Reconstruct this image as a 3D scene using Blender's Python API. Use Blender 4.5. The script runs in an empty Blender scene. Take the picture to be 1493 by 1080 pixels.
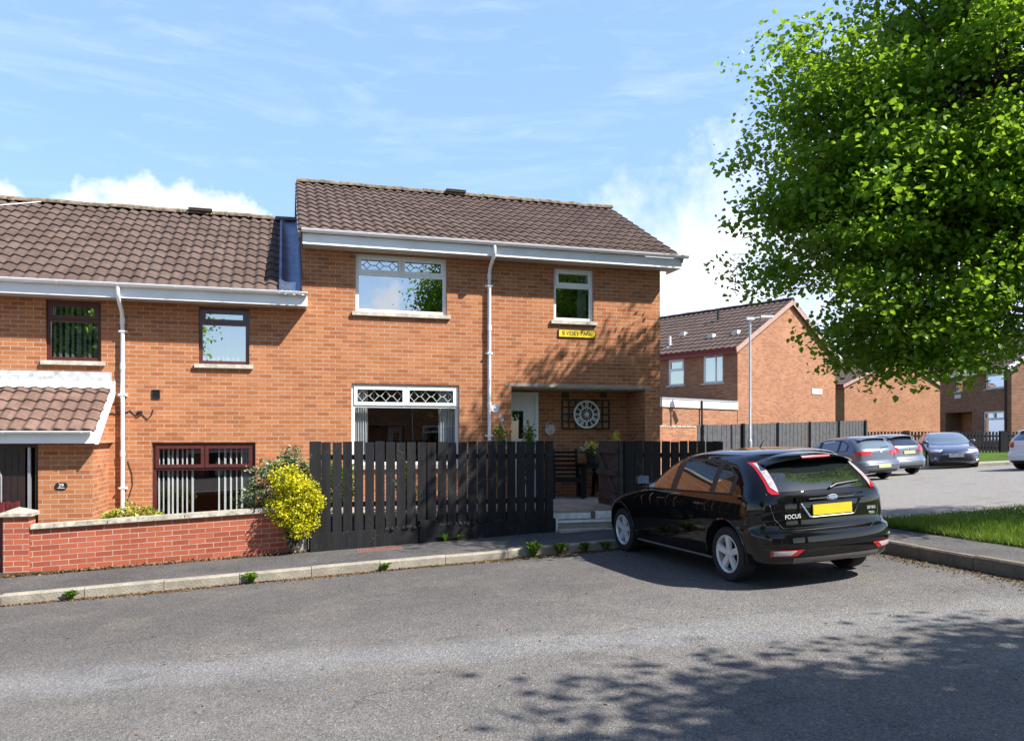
import bpy, bmesh, math, random
import numpy as np
from mathutils import Vector, Matrix
R = math.radians
random.seed(7); rng = np.random.default_rng(11)
scene = bpy.context.scene
COL = scene.collection
EYE = 1.7
F = 1150.0
TH = R(16.06)
CO, SI = math.cos(TH), math.sin(TH)

# street frame: u runs along the house fronts, v runs away from the camera towards them
def W(u, v, z=0.0):
    return Vector((u*CO - v*SI, u*SI + v*CO, z))
def UV(X, Y):
    return (X*CO + Y*SI, -X*SI + Y*CO)
def P(px, py, D):                      # a point on the facade plane v = D
    a = (px-746.0)/F
    Z = D/(CO - a*SI)
    return (Z*(a*CO+SI), EYE + (638.0-py)/F*Z)
def sclamp(x, a, b, s=2.0):
    def sp(t): return s*math.log1p(math.exp(max(-40, min(40, t/s))))
    return a + sp(x-a) - sp(x-b)
def zg(u, v):                          # road surface height
    return 0.055 + 0.047*(sclamp(u, -14, 31)-5.08) - 0.035*sclamp(v-11, 0, 21, .4)
def zgw(X, Y):
    return zg(*UV(X, Y))

BASE = {}
def empty(name, label, cat, loc, rz=TH, group=None, matrix=None):
    o = bpy.data.objects.new(name, None); COL.objects.link(o)
    o.empty_display_size = .3
    if matrix is not None: o.matrix_world = matrix
    else:
        o.location = loc; o.rotation_euler = (0, 0, rz)
    o['label'] = label; o['category'] = cat
    if group: o['group'] = group
    BASE[o.name] = (0, 0, 0)
    return o
def hthing(name, label, cat, u, v, z, group=None):   # a thing aligned with the houses; its parts are written in (u,v,z)
    o = empty(name, label, cat, W(u, v, z), TH, group)
    BASE[o.name] = (u, v, z)
    return o
def tag(o, label=None, cat=None, group=None, kind=None):
    if label: o['label'] = label
    if cat: o['category'] = cat
    if group: o['group'] = group
    if kind: o['kind'] = kind
    return o

class MB:
    def __init__(s):
        s.v = []; s.f = []; s.uv = []; s.m = []; s.mi = 0
    def face(s, pts, uv=None):
        i = len(s.v); s.v += [tuple(p) for p in pts]
        s.f.append(tuple(range(i, i+len(pts)))); s.uv.append(uv); s.m.append(s.mi)
    def grid(s, rows, closed=False, uvs=None):       # rows of points, shared vertices
        i = len(s.v); n = len(rows[0])
        for r in rows: s.v += [tuple(p) for p in r]
        for a in range(len(rows)-1):
            for b in range(n if closed else n-1):
                b2 = (b+1) % n
                s.f.append((i+a*n+b, i+a*n+b2, i+(a+1)*n+b2, i+(a+1)*n+b))
                if uvs: s.uv.append([uvs[a][b], uvs[a][b2], uvs[a+1][b2], uvs[a+1][b]])
                else: s.uv.append(None)
                s.m.append(s.mi)
    def box(s, x0, x1, y0, y1, z0, z1, sh=0.0, x_ref=0.0, taper=0.0):
        def q(x, y, z): return (x, y, z + sh*(x-x_ref))
        t = taper
        p = [q(x0,y0,z0),q(x1,y0,z0),q(x1,y1,z0),q(x0,y1,z0),q(x0+t,y0+t,z1),q(x1-t,y0+t,z1),q(x1-t,y1-t,z1),q(x0+t,y1-t,z1)]
        for f in ((0,3,2,1),(4,5,6,7),(0,1,5,4),(1,2,6,5),(2,3,7,6),(3,0,4,7)):
            s.face([p[k] for k in f])
    def bar(s, a, b, w, h, up=(0,0,1)):              # box beam from a to b
        a = Vector(a); b = Vector(b); d = (b-a).normalized()
        up = Vector(up)
        if abs(d.dot(up)) > .95: up = Vector((0,1,0))
        x = d.cross(up).normalized()*(w/2); y = x.cross(d).normalized()*(h/2)
        A = [a-x-y, a+x-y, a+x+y, a-x+y]; B = [b-x-y, b+x-y, b+x+y, b-x+y]
        s.face(A[::-1]); s.face(B)
        for k in range(4): s.face([A[k], A[(k+1)%4], B[(k+1)%4], B[k]])
    def tube(s, pts, r, n=8, caps=True):
        pts = [Vector(p) for p in pts]
        rs = r if isinstance(r, (list, tuple)) else [r]*len(pts)
        rows = []; px = None
        for i, p in enumerate(pts):
            d = (pts[min(i+1, len(pts)-1)] - pts[max(i-1, 0)])
            if d.length < 1e-9: d = Vector((0,0,1))
            d.normalize()
            if px is None:
                px = d.cross(Vector((0,0,1)))
                if px.length < .05: px = d.cross(Vector((0,1,0)))
            px = (px - d*px.dot(d)).normalized(); py = d.cross(px)
            rows.append([p + (px*math.cos(2*math.pi*k/n) + py*math.sin(2*math.pi*k/n))*rs[i] for k in range(n)])
        s.grid(rows, True)
        if caps:
            s.face(rows[0][::-1]); s.face(rows[-1])
    def lathe(s, prof, n=24, c=(0,0,0), axis='z'):
        rows = []
        for (r, h) in prof:
            row = []
            for k in range(n):
                t = 2*math.pi*k/n; a, b = r*math.cos(t), r*math.sin(t)
                row.append({'z':(c[0]+a,c[1]+b,c[2]+h),'y':(c[0]+a,c[1]+h,c[2]-b),'x':(c[0]+h,c[1]+a,c[2]+b)}[axis])
            rows.append(row)
        s.grid(rows, True)
    def build(s, name, mat, parent=None, smooth=False, uvf=None, angle=40):
        me = bpy.data.meshes.new(name)
        off = BASE.get(parent.name, (0,0,0)) if parent is not None else (0,0,0)
        V = np.array(s.v, dtype=np.float64).reshape(-1, 3)
        me.from_pydata([tuple(p) for p in (V-np.array(off))], [], s.f)
        mats = mat if isinstance(mat, (list, tuple)) else [mat]
        for m in mats: me.materials.append(m)
        uvl = me.uv_layers.new(name='UVMap'); flat = []
        for f, uv in zip(s.f, s.uv):
            if uv is not None: flat += [c for q in uv for c in q]; continue
            pts = [V[k] for k in f]
            if uvf: flat += [c for p in pts for c in uvf(p)]; continue
            n = np.zeros(3)
            for k in range(len(pts)):
                n += np.cross(pts[k]-pts[0], pts[(k+1) % len(pts)]-pts[0])
            ax = int(np.argmax(np.abs(n)))
            for p in pts:
                flat += [p[1], p[2]] if ax == 0 else ([p[0], p[2]] if ax == 1 else [p[0], p[1]])
        uvl.data.foreach_set('uv', np.array(flat, dtype=np.float32))
        if len(mats) > 1: me.polygons.foreach_set('material_index', np.array(s.m, dtype=np.int32))
        o = bpy.data.objects.new(name, me); COL.objects.link(o)
        if smooth:
            me.polygons.foreach_set('use_smooth', np.ones(len(me.polygons), dtype=bool))
            try: me.set_sharp_from_angle(angle=R(angle))
            except Exception: pass
        if parent is not None: o.parent = parent; BASE[o.name] = off
        me.update()
        return o
def struct(o, label=None):
    o['kind'] = 'structure'
    if label: o['label'] = label
    return o
def wbuild(mb, name, mat, **k):         # (u,v,z) mesh at top level: put into the world with an own rotation
    o = mb.build(name, mat, None, **k); o.rotation_euler = (0, 0, TH); return o
def copy_tree(o, parent=None):
    c = o.copy(); COL.objects.link(c)
    if parent is not None: c.parent = parent
    BASE[c.name] = BASE.get(o.name, (0,0,0))
    for ch in o.children: copy_tree(ch, c)
    return c
def text_mesh(body, size, name, mat, parent, M, extrude=.002, align='CENTER'):
    cu = bpy.data.curves.new(name, 'FONT'); cu.body = body; cu.size = size; cu.extrude = extrude
    cu.align_x = align; cu.align_y = 'CENTER'
    t = bpy.data.objects.new(name+'_tmp', cu); COL.objects.link(t)
    dg = bpy.context.evaluated_depsgraph_get()
    me = bpy.data.meshes.new_from_object(t.evaluated_get(dg)); me.name = name
    bpy.data.objects.remove(t)
    me.transform(M); me.materials.clear(); me.materials.append(mat)
    o = bpy.data.objects.new(name, me); COL.objects.link(o)
    if parent is not None: o.parent = parent
    return o

# ------------------------------------------------------------------ materials
class NT:
    def __init__(s, name):
        s.m = bpy.data.materials.new(name); s.m.use_nodes = True
        s.t = s.m.node_tree; s.t.nodes.clear()
        s.out = s.n('ShaderNodeOutputMaterial')
    def n(s, typ, **k):
        nd = s.t.nodes.new(typ)
        for a, b in k.items():
            if a.startswith('i_'):
                key = a[2:]
                key = int(key) if key.isdigit() else key.replace('_', ' ')
                s.set(nd, key, b)
            else: setattr(nd, a, b)
        return nd
    def set(s, nd, key, val):
        if isinstance(val, bpy.types.NodeSocket): s.t.links.new(val, nd.inputs[key])
        elif isinstance(val, bpy.types.Node): s.t.links.new(val.outputs[0], nd.inputs[key])
        else:
            if isinstance(val, (tuple, list)) and len(val) == 3 and nd.inputs[key].type == 'RGBA': val = (*val, 1)
            nd.inputs[key].default_value = val
    def uv(s): return s.n('ShaderNodeUVMap', uv_map='UVMap').outputs[0]
    def obj(s): return s.n('ShaderNodeTexCoord').outputs['Object']
    def noise(s, vec, scale, detail=3, rough=.55, dist=0):
        nd = s.n('ShaderNodeTexNoise', i_Scale=scale, i_Detail=detail, i_Roughness=rough, i_Distortion=dist)
        s.set(nd, 'Vector', vec); return nd.outputs['Fac']
    def mapv(s, vec, scale=(1,1,1), rot=(0,0,0), loc=(0,0,0)):
        nd = s.n('ShaderNodeMapping'); s.set(nd, 'Vector', vec)
        nd.inputs['Scale'].default_value = scale; nd.inputs['Rotation'].default_value = rot; nd.inputs['Location'].default_value = loc
        return nd.outputs[0]
    def ramp(s, fac, stops):
        nd = s.n('ShaderNodeValToRGB'); s.set(nd, 0, fac)
        e = nd.color_ramp.elements
        while len(e) > 1: e.remove(e[-1])
        for k, (p, c) in enumerate(stops):
            if k == 0: e[0].position = p; el = e[0]
            else: el = e.new(p)
            if not isinstance(c, (tuple, list)): c = (c, c, c)
            el.color = (*c, 1)
        return nd.outputs[0]
    def mix(s, fac, a, b, mode='MIX'):
        nd = s.n('ShaderNodeMix', data_type='RGBA', blend_type=mode)
        s.set(nd, 0, fac); s.set(nd, 6, a if not (isinstance(a, tuple) and len(a)==3) else (*a,1)); s.set(nd, 7, b if not (isinstance(b, tuple) and len(b)==3) else (*b,1))
        return nd.outputs[2]
    def math(s, op, a, b=0.0, clamp=False):
        nd = s.n('ShaderNodeMath', operation=op, use_clamp=clamp); s.set(nd, 0, a); s.set(nd, 1, b); return nd.outputs[0]
    def bump(s, h, strength=.3, dist=.01):
        nd = s.n('ShaderNodeBump', i_Strength=strength, i_Distance=dist); s.set(nd, 'Height', h); return nd.outputs[0]
    def pbsdf(s, color, rough=.6, metal=0.0, spec=.5, normal=None, coat=0.0, coat_r=.03, **k):
        b = s.n('ShaderNodeBsdfPrincipled')
        s.set(b, 'Base Color', color); s.set(b, 'Roughness', rough); s.set(b, 'Metallic', metal)
        s.set(b, 'Specular IOR Level', spec); s.set(b, 'Coat Weight', coat); s.set(b, 'Coat Roughness', coat_r)
        if normal is not None: s.set(b, 'Normal', normal)
        return b
    def done(s, sh):
        s.t.links.new(sh.outputs[0] if isinstance(sh, bpy.types.Node) else sh, s.out.inputs[0]); return s.m

def simple(name, c, rough=.5, metal=0.0, coat=0.0, var=.12, scale=6.0, bump=0.0, spec=.5):
    t = NT(name); o = t.obj()
    n = t.noise(o, scale, 4)
    col = t.mix(t.ramp(n, [(.3, 0), (.7, 1)]), tuple(x*(1-var) for x in c), tuple(min(1, x*(1+var)) for x in c))
    nm = t.bump(t.noise(o, scale*12, 3), bump, .004) if bump else None
    return t.done(t.pbsdf(col, rough, metal, spec, nm, coat))

def brick_mat(name, c1, c2, c3, mortar, soot=.25, msize=.0055):
    t = NT(name); uv = t.uv()
    wob = t.n('ShaderNodeTexNoise', i_Scale=3.0); t.set(wob, 'Vector', uv)
    b = t.n('ShaderNodeTexBrick', offset=.5, squash=1.0)
    t.set(b, 'Vector', uv)
    t.set(b, 'Scale', 1.0); t.set(b, 'Brick Width', .225); t.set(b, 'Row Height', .075)
    t.set(b, 'Mortar Size', msize); t.set(b, 'Mortar Smooth', .25); t.set(b, 'Bias', -.1)
    t.set(b, 'Color1', (0,0,0,1)); t.set(b, 'Color2', (1,1,1,1)); t.set(b, 'Mortar', (.5,.5,.5,1))
    mid_ = tuple(.62*x+.38*y for x, y in zip(c1, c3))
    tone = t.ramp(b.outputs['Color'], [(0, mid_), (.12, c1), (.6, c2), (.88, tuple(x*1.08 for x in c2)), (1, c1)])
    big = t.noise(uv, .55, 4, .6)
    tone = t.mix(t.ramp(big, [(.35, 0), (.75, soot)]), tone, tuple(x*.62 for x in c1))
    fine = t.noise(uv, 45, 4, .7)
    tone = t.mix(t.ramp(fine, [(.3, .28), (.58, 0)]), tone, tuple(x*.6 for x in c3))
    effl = t.noise(t.mapv(uv, (1, .7, 1), (0,0,0), (4.1, 2.7, 0)), .9, 5, .65)
    tone = t.mix(t.ramp(effl, [(.55, 0), (.78, .34)]), tone, tuple(min(1, x*1.12+.05) for x in c2))
    med = t.noise(t.mapv(uv, (1, 2.2, 1)), 2.3, 3)
    mcol = t.mix(t.ramp(med, [(.35, 0), (.7, 1)]), mortar, tuple(x*.62 for x in mortar))
    col = t.mix(b.outputs['Fac'], tone, mcol)
    h = t.math('ADD', t.math('MULTIPLY', b.outputs['Fac'], -1.0), t.math('MULTIPLY', fine, .35))
    return t.done(t.pbsdf(col, .88, 0, .25, t.bump(h, .55, .006)))

def tile_mat(name, c1, c2, moss=.25, period=.2, gauge=.345):
    t = NT(name); uv = t.uv()
    v = t.n('ShaderNodeVectorMath', operation='DIVIDE'); t.set(v, 0, uv); v.inputs[1].default_value = (period*1.5, gauge, 1)
    fl = t.n('ShaderNodeVectorMath', operation='FLOOR'); t.set(fl, 0, v.outputs[0])
    wn = t.n('ShaderNodeTexWhiteNoise', noise_dimensions='2D'); t.set(wn, 'Vector', fl.outputs[0])
    col = t.mix(wn.outputs['Value'], c1, c2)
    n = t.noise(uv, 5, 5, .65)
    col = t.mix(t.ramp(n, [(.42, 0), (.72, .55)]), col, tuple(x*.55 for x in c1))
    n2 = t.noise(uv, 26, 5, .7)
    col = t.mix(t.ramp(n2, [(.56, 0), (.72, moss*1.8)]), col, (.40, .36, .27))
    return t.done(t.pbsdf(col, .85, 0, .3, t.bump(t.noise(uv, 70, 3), .35, .004)))

def glass_mat(name, base=.16, tint=(.75,.8,.8)):
    t = NT(name)
    lw = t.n('ShaderNodeLayerWeight', i_Blend=.5)
    fac = t.math('ADD', t.math('MULTIPLY', t.math('POWER', lw.outputs['Facing'], 4.0), .9), base+.04, True)
    wv = t.noise(t.obj(), 1.3, 1)
    nm = t.bump(wv, .012, .05)
    g = t.n('ShaderNodeBsdfGlossy', i_Roughness=.0); t.set(g, 'Color', (1,1,1,1)); t.set(g, 'Normal', nm)
    tr = t.n('ShaderNodeBsdfTransparent'); t.set(tr, 'Color', (*tint, 1))
    mx = t.n('ShaderNodeMixShader'); t.set(mx, 0, fac)
    t.t.links.new(tr.outputs[0], mx.inputs[1]); t.t.links.new(g.outputs[0], mx.inputs[2])
    return t.done(mx)

def leaf_mat(name, stops, trans=.45, rough=.45, spec=.35):
    t = NT(name); uv = t.uv()
    sep = t.n('ShaderNodeSeparateXYZ'); t.set(sep, 0, uv)
    k = t.math('ADD', t.math('MULTIPLY', sep.outputs[0], .6), t.math('MULTIPLY', sep.outputs[1], .4))
    col = t.ramp(k, stops)
    b = t.pbsdf(col, rough, 0, spec)
    tl = t.n('ShaderNodeBsdfTranslucent'); t.set(tl, 'Color', t.mix(.45, col, (.30, .42, .02)))
    mx = t.n('ShaderNodeMixShader'); t.set(mx, 0, trans)
    t.t.links.new(b.outputs[0], mx.inputs[1]); t.t.links.new(tl.outputs[0], mx.inputs[2])
    return t.done(mx)

M = {}
M['brick'] = brick_mat('orange_brick', (.365,.130,.050), (.440,.172,.070), (.255,.085,.040), (.50,.40,.31), .34, .0055)
M['brick_garden'] = brick_mat('red_garden_brick', (.345,.082,.044), (.41,.112,.058), (.255,.054,.033), (.46,.38,.31), .4)
M['brick_far'] = brick_mat('pale_far_brick', (.30,.125,.062), (.37,.165,.085), (.20,.075,.040), (.36,.29,.22), .5)
M['tile'] = tile_mat('brown_tile', (.076,.050,.040), (.112,.076,.062), .16)
M['tile_porch'] = tile_mat('porch_tile', (.130,.078,.060), (.180,.112,.088), .16)
M['ridge'] = simple('lichen_ridge', (.15,.115,.08), .9, var=.7, scale=9, bump=.8)
M['white'] = simple('white_pvc', (.78,.79,.80), .35, var=.05, scale=1.5)
M['fascia'] = simple('white_fascia', (.82,.83,.85), .45, var=.08, scale=2)
M['brown'] = simple('mahogany_frame', (.085,.022,.020), .3, var=.15, coat=.3)
M['browndark'] = simple('dark_brown_door', (.022,.012,.011), .35, var=.2)
M['glass'] = glass_mat('window_glass', .46)
M['glass_dim'] = glass_mat('window_glass_clear', .08, (.93,.95,.94))
M['lead'] = simple('window_lead', (.03,.035,.05), .5)
M['leadwhite'] = simple('window_lead_pale', (.62,.63,.63), .5)
M['stone'] = simple('stone_sill', (.46,.42,.36), .9, var=.3, scale=10, bump=.5)
M['coping'] = simple('weathered_coping', (.36,.33,.27), .95, var=.45, scale=14, bump=1.0)
M['flash'] = simple('lead_flashing', (.10,.13,.20), .35, metal=.6, var=.4, scale=5)
M['flashpaint'] = simple('painted_flashing', (.44,.46,.48), .7, var=.35, scale=9, bump=.2)
M['cloth'] = simple('pale_blind', (.42,.44,.46), .9)
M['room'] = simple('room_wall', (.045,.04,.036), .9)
M['blackplastic'] = simple('black_plastic', (.012,.012,.013), .5)
M['black'] = simple('black_paint', (.006,.006,.007), .55, var=.3, spec=.25)
M['metal'] = simple('galvanised', (.45,.46,.47), .45, metal=.7)
M['concrete'] = simple('concrete', (.33,.30,.25), .95, var=.3, scale=8, bump=.8)
M['slab'] = simple('patio_slab', (.30,.26,.21), .95, var=.25, scale=3, bump=.6)
M['blockgrey'] = simple('grey_block', (.30,.30,.28), .95, var=.2, scale=18, bump=1)
M['pwhite'] = simple('worn_white_paint', (.66,.65,.60), .8, var=.2, scale=12)
M['bark'] = simple('bark', (.07,.055,.042), .95, var=.4, scale=12, bump=1)
M['soil'] = simple('soil', (.07,.05,.035), 1, var=.4, scale=8, bump=1)
M['yellow'] = simple('yellow_sign', (.78,.56,.03), .45, var=.05)
M['greytimber'] = simple('grey_timber', (.060,.062,.065), .85, var=.35, scale=5, bump=.5)
M['gatewood'] = simple('gate_timber', (.040,.032,.028), .85, var=.3, scale=6, bump=.4)
M['redgate'] = simple('dark_red_gate', (.10,.012,.016), .4)
M['grate'] = simple('rusty_grate', (.28,.12,.09), .7, metal=.2, var=.3, scale=30)
M['pvcpink'] = simple('pink_fascia', (.34,.215,.175), .6)
M['redfascia'] = simple('red_fascia', (.20,.025,.025), .5)

def fence_paint():
    t = NT('black_fence_stain'); o = t.obj()
    st = t.noise(t.mapv(o, (14, 14, 1.2)), 3, 5, .7)
    col = t.mix(t.ramp(st, [(.35, 0), (.75, 1)]), (.007,.007,.008), (.014,.0145,.016))
    per = t.noise(t.mapv(o, (6.0, .01, .25)), 1.0, 1)
    col = t.mix(t.ramp(per, [(.35, 0), (.68, .75)]), col, (.020,.020,.022))
    gr = t.noise(t.mapv(o, (60, 20, 2.5)), 1.0, 4, .7)
    col = t.mix(t.ramp(gr, [(.54, 0), (.74, .5)]), col, (.032,.031,.030))
    sc = t.n('ShaderNodeTexVoronoi', feature='DISTANCE_TO_EDGE', i_Scale=5.0)
    t.set(sc, 'Vector', t.mapv(o, (1.6, 1, .8)))
    nn = t.noise(o, 2.6, 3)
    mk = t.math('MULTIPLY', t.ramp(sc.outputs['Distance'], [(0, 1), (.018, 0)]), t.ramp(nn, [(.50, 0), (.62, .55)]))
    col = t.mix(mk, col, (.10,.10,.097))
    return t.done(t.pbsdf(col, .62, 0, .22, t.bump(st, .3, .004)))
M['fence'] = fence_paint()

def asphalt():
    t = NT('worn_asphalt'); uv = t.uv()
    big = t.noise(uv, .35, 4, .6); mid = t.noise(uv, 2.2, 4, .6)
    fine = t.noise(uv, 95, 3, .75)
    vor = t.n('ShaderNodeTexVoronoi', i_Scale=62.0); t.set(vor, 'Vector', uv)
    col = t.mix(t.ramp(big, [(.3, 0), (.7, 1)]), (.150,.139,.130), (.215,.201,.188))
    col = t.mix(t.ramp(mid, [(.36, .45), (.66, 0)]), col, (.108,.102,.099))
    sepv = t.n('ShaderNodeSeparateXYZ'); t.set(sepv, 0, uv)
    vv = t.math('ADD', sepv.outputs[1], t.math('MULTIPLY', t.math('SUBTRACT', t.noise(uv, .7, 4), .5), 2.4))
    darker_band = t.ramp(t.math('MULTIPLY', vv, .05), [(.345, 0), (.43, 1), (.545, 1), (.56, 0)])  # road colour is darker in a band towards the house kerb
    col = t.mix(t.math('MULTIPLY', darker_band, .58), col, (.074,.067,.063))
    # pale worn wheel track crossing the road
    sep = t.n('ShaderNodeSeparateXYZ'); t.set(sep, 0, uv)
    line = t.math('ADD', t.math('MULTIPLY', sep.outputs[0], .167), sep.outputs[1])   # v + .167u
    wob = t.math('MULTIPLY', t.math('SUBTRACT', t.noise(uv, .8, 2), .5), .5)
    d = t.math('ABSOLUTE', t.math('ADD', t.math('SUBTRACT', line, 6.83), wob))
    tr = t.math('MULTIPLY', t.ramp(d, [(0, 1), (.22, .8), (.5, 0)]), t.ramp(t.noise(uv, 3.5, 3), [(.25, .45), (.7, 1)]))
    col = t.mix(t.math('MULTIPLY', tr, .58), col, (.27,.275,.28))
    # pale open car park surface further off
    far = t.ramp(t.math('MULTIPLY', sep.outputs[1], .05), [(.50, 0), (.60, .75)])
    far = t.math('MULTIPLY', far, t.ramp(t.math('MULTIPLY', sep.outputs[0], .05), [(.41, 0), (.45, 1)]))
    col = t.mix(far, col, (.27,.26,.24))
    dust = t.ramp(t.noise(uv, .9, 5, .65), [(.50, 0), (.72, .5)])
    col = t.mix(dust, col, (.21,.185,.155))
    # hairline cracks and an old reinstatement strip
    ck = t.n('ShaderNodeTexVoronoi', feature='DISTANCE_TO_EDGE', i_Scale=.55, i_Randomness=1.0)
    wv = t.n('ShaderNodeVectorMath', operation='ADD'); t.set(wv, 0, uv)
    wnz = t.n('ShaderNodeTexNoise', i_Scale=1.6, i_Detail=5.0, i_Roughness=.65); t.set(wnz, 'Vector', uv)
    sc_ = t.n('ShaderNodeVectorMath', operation='SCALE'); t.set(sc_, 0, wnz.outputs['Color']); sc_.inputs['Scale'].default_value = .8
    t.set(wv, 1, sc_.outputs[0]); t.set(ck, 'Vector', wv.outputs[0])
    crack = t.math('MULTIPLY', t.ramp(ck.outputs['Distance'], [(0, 1), (.006, 0)]), t.ramp(t.noise(uv, .5, 2), [(.48, 0), (.6, .8)]))
    col = t.mix(crack, col, (.035,.033,.031))
    oil = t.ramp(t.noise(t.mapv(uv, (1, 1.6, 1), (0,0,0), (3.3, 1.2, 0)), 1.15, 3, .5), [(.62, 0), (.72, .5)])
    col = t.mix(oil, col, (.075,.072,.070))
    stone = t.ramp(vor.outputs['Color'], [(.08, .45), (.5, 1.0), (.88, 1.5), (.97, 2.6)])
    col = t.mix(.66, col, stone, 'MULTIPLY')
    col = t.mix(t.ramp(fine, [(.36, .75), (.56, 0)]), col, (.022,.021,.020))
    h = t.math('ADD', vor.outputs['Distance'], fine)
    return t.done(t.pbsdf(col, .88, 0, .3, t.bump(h, .8, .008)))
M['asphalt'] = asphalt()
def pave():
    t = NT('tarmac_pavement'); uv = t.uv()
    col = t.mix(t.ramp(t.noise(uv, 1.1, 4), [(.3, 0), (.7, 1)]), (.058,.055,.054), (.095,.090,.087))
    vor = t.n('ShaderNodeTexVoronoi', i_Scale=75.0); t.set(vor, 'Vector', uv)
    col = t.mix(.8, col, t.ramp(vor.outputs['Color'], [(.1, .45), (.6, 1.05), (.95, 1.9)]), 'MULTIPLY')
    moss = t.ramp(t.noise(uv, 3.2, 5, .7), [(.56, 0), (.72, .5)])
    col = t.mix(moss, col, (.10,.075,.045))
    return t.done(t.pbsdf(col, .93, 0, .25, t.bump(vor.outputs['Distance'], .6, .006)))
M['pave'] = pave()
def kerbm(name, c):
    t = NT(name); o = t.obj(); uv = t.uv()
    col = t.mix(t.ramp(t.noise(o, 4, 5, .7), [(.35, 0), (.7, 1)]), tuple(x*.55 for x in c), c)
    sp = t.ramp(t.noise(o, 60, 3), [(.4, .5), (.6, 0)])
    col = t.mix(sp, col, tuple(x*.5 for x in c))
    return t.done(t.pbsdf(col, .95, 0, .2, t.bump(t.noise(o, 40, 4), .8, .008)))
M['kerb'] = kerbm('pale_kerb', (.40,.36,.29)); M['kerbdark'] = kerbm('mossy_kerb', (.24,.20,.16))
def turf():
    t = NT('turf'); uv = t.uv()
    col = t.mix(t.ramp(t.noise(uv, 1.2, 4), [(.3, 0), (.7, 1)]), (.045,.085,.012), (.085,.15,.02))
    col = t.mix(t.ramp(t.noise(uv, 30, 4), [(.4, .6), (.6, 0)]), col, (.03,.045,.01))
    return t.done(t.pbsdf(col, 1, 0, .1, t.bump(t.noise(uv, 40, 4), 1, .02)))
M['turf'] = turf()
M['blade'] = leaf_mat('grass_blade', [(0,(.050,.095,.012)),(.5,(.095,.165,.022)),(.85,(.16,.22,.04)),(1,(.25,.24,.08))], .4)
M['leaf'] = leaf_mat('lime_leaf', [(0,(.075,.175,.013)),(.45,(.13,.27,.018)),(.8,(.20,.36,.026)),(1,(.36,.49,.045))], .60, .38, .5)
M['leaf_yellow'] = leaf_mat('golden_leaf', [(0,(.12,.20,.015)),(.22,(.34,.36,.014)),(.5,(.58,.53,.014)),(1,(.80,.68,.02))], .3)
M['leaf_grey'] = leaf_mat('variegated_leaf', [(0,(.045,.075,.028)),(.4,(.10,.14,.06)),(.75,(.30,.34,.20)),(1,(.50,.50,.34))], .2)
M['leaf_lemon'] = leaf_mat('lemon_leaf', [(0,(.13,.20,.02)),(.5,(.36,.36,.05)),(1,(.60,.52,.12))], .3)
M['leaf_weed'] = leaf_mat('weed_leaf', [(0,(.04,.11,.012)),(1,(.12,.22,.02))], .35)
M['litter'] = leaf_mat('dry_litter', [(0,(.055,.030,.016)),(.6,(.16,.085,.04)),(1,(.30,.20,.11))], .1, .9, .1)
M['petal'] = leaf_mat('pansy_petal', [(0,(.60,.42,.02)),(.45,(.72,.55,.04)),(.55,(.70,.68,.72)),(1,(.42,.36,.66))], .2)

def paint(name, c, metal=.0, flake=0.0, spec=.0):
    t = NT(name); o = t.obj()
    dirt = t.ramp(t.noise(o, 3.0, 4), [(.4, 0), (.8, .03)])
    col = t.mix(dirt, c, (.10,.09,.08))
    return t.done(t.pbsdf(col, .35, metal, .0 if metal < .1 else .5, None, 1.0, .008))
M['p_black'] = paint('gloss_black_paint', (.003,.003,.0035))
M['p_golf'] = paint('slate_paint', (.10,.115,.145), .5)
M['p_peug'] = paint('steel_grey_paint', (.15,.168,.185), .6)
M['p_toy'] = paint('dusk_blue_paint', (.075,.082,.125), .5)
M['p_white'] = paint('white_paint', (.66,.68,.71))
def carglass(name, c=(.010,.013,.013)):
    t = NT(name)
    b = t.pbsdf(c, .015, 0, 1.0, None, 1.0, .0)
    return t.done(b)
M['carglass'] = carglass('tinted_car_glass'); M['carglass_pale'] = carglass('pale_car_glass', (.10,.13,.15))
M['rubber'] = simple('tyre_rubber', (.012,.012,.012), .8, bump=.2)
M['alloy'] = simple('alloy_rim', (.66,.67,.69), .3, metal=.35, var=.05)
M['chrome'] = simple('chrome', (.75,.76,.78), .12, metal=1.0, var=.03)
M['redlamp'] = simple('red_lens', (.36,.006,.010), .12, coat=1, var=.1)
M['clearlamp'] = simple('clear_lens', (.36,.35,.36), .15, coat=1, var=.25, scale=22)
M['headlamp'] = simple('headlamp_lens', (.42,.45,.50), .08, coat=1, var=.4, scale=9)
M['plate'] = simple('yellow_plate', (.62,.43,.015), .4, var=.08)
M['platepale'] = simple('pale_plate', (.52,.43,.20), .45, var=.08)
M['plategrey'] = simple('grey_plate', (.42,.43,.45), .45, var=.05)
M['greyplastic'] = simple('grey_plastic', (.13,.115,.11), .6)

M['pvcwhite2'] = simple('cream_fascia', (.70,.62,.55), .5, var=.06)
M['brick_shade'] = brick_mat('shaded_far_brick', (.25,.12,.075), (.32,.16,.10), (.17,.08,.05), (.30,.25,.21), .4)  # duller copy of the far brick, the houses' shade mixed into its colour
M['framegrey'] = simple('matt_black_frame', (.012,.011,.011), .45)
M['letters'] = simple('silver_letters', (.62,.63,.65), .35, metal=.2, var=.03)
M['soffit'] = simple('soffit_board', (.40,.37,.32), .6, var=.1)
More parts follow.
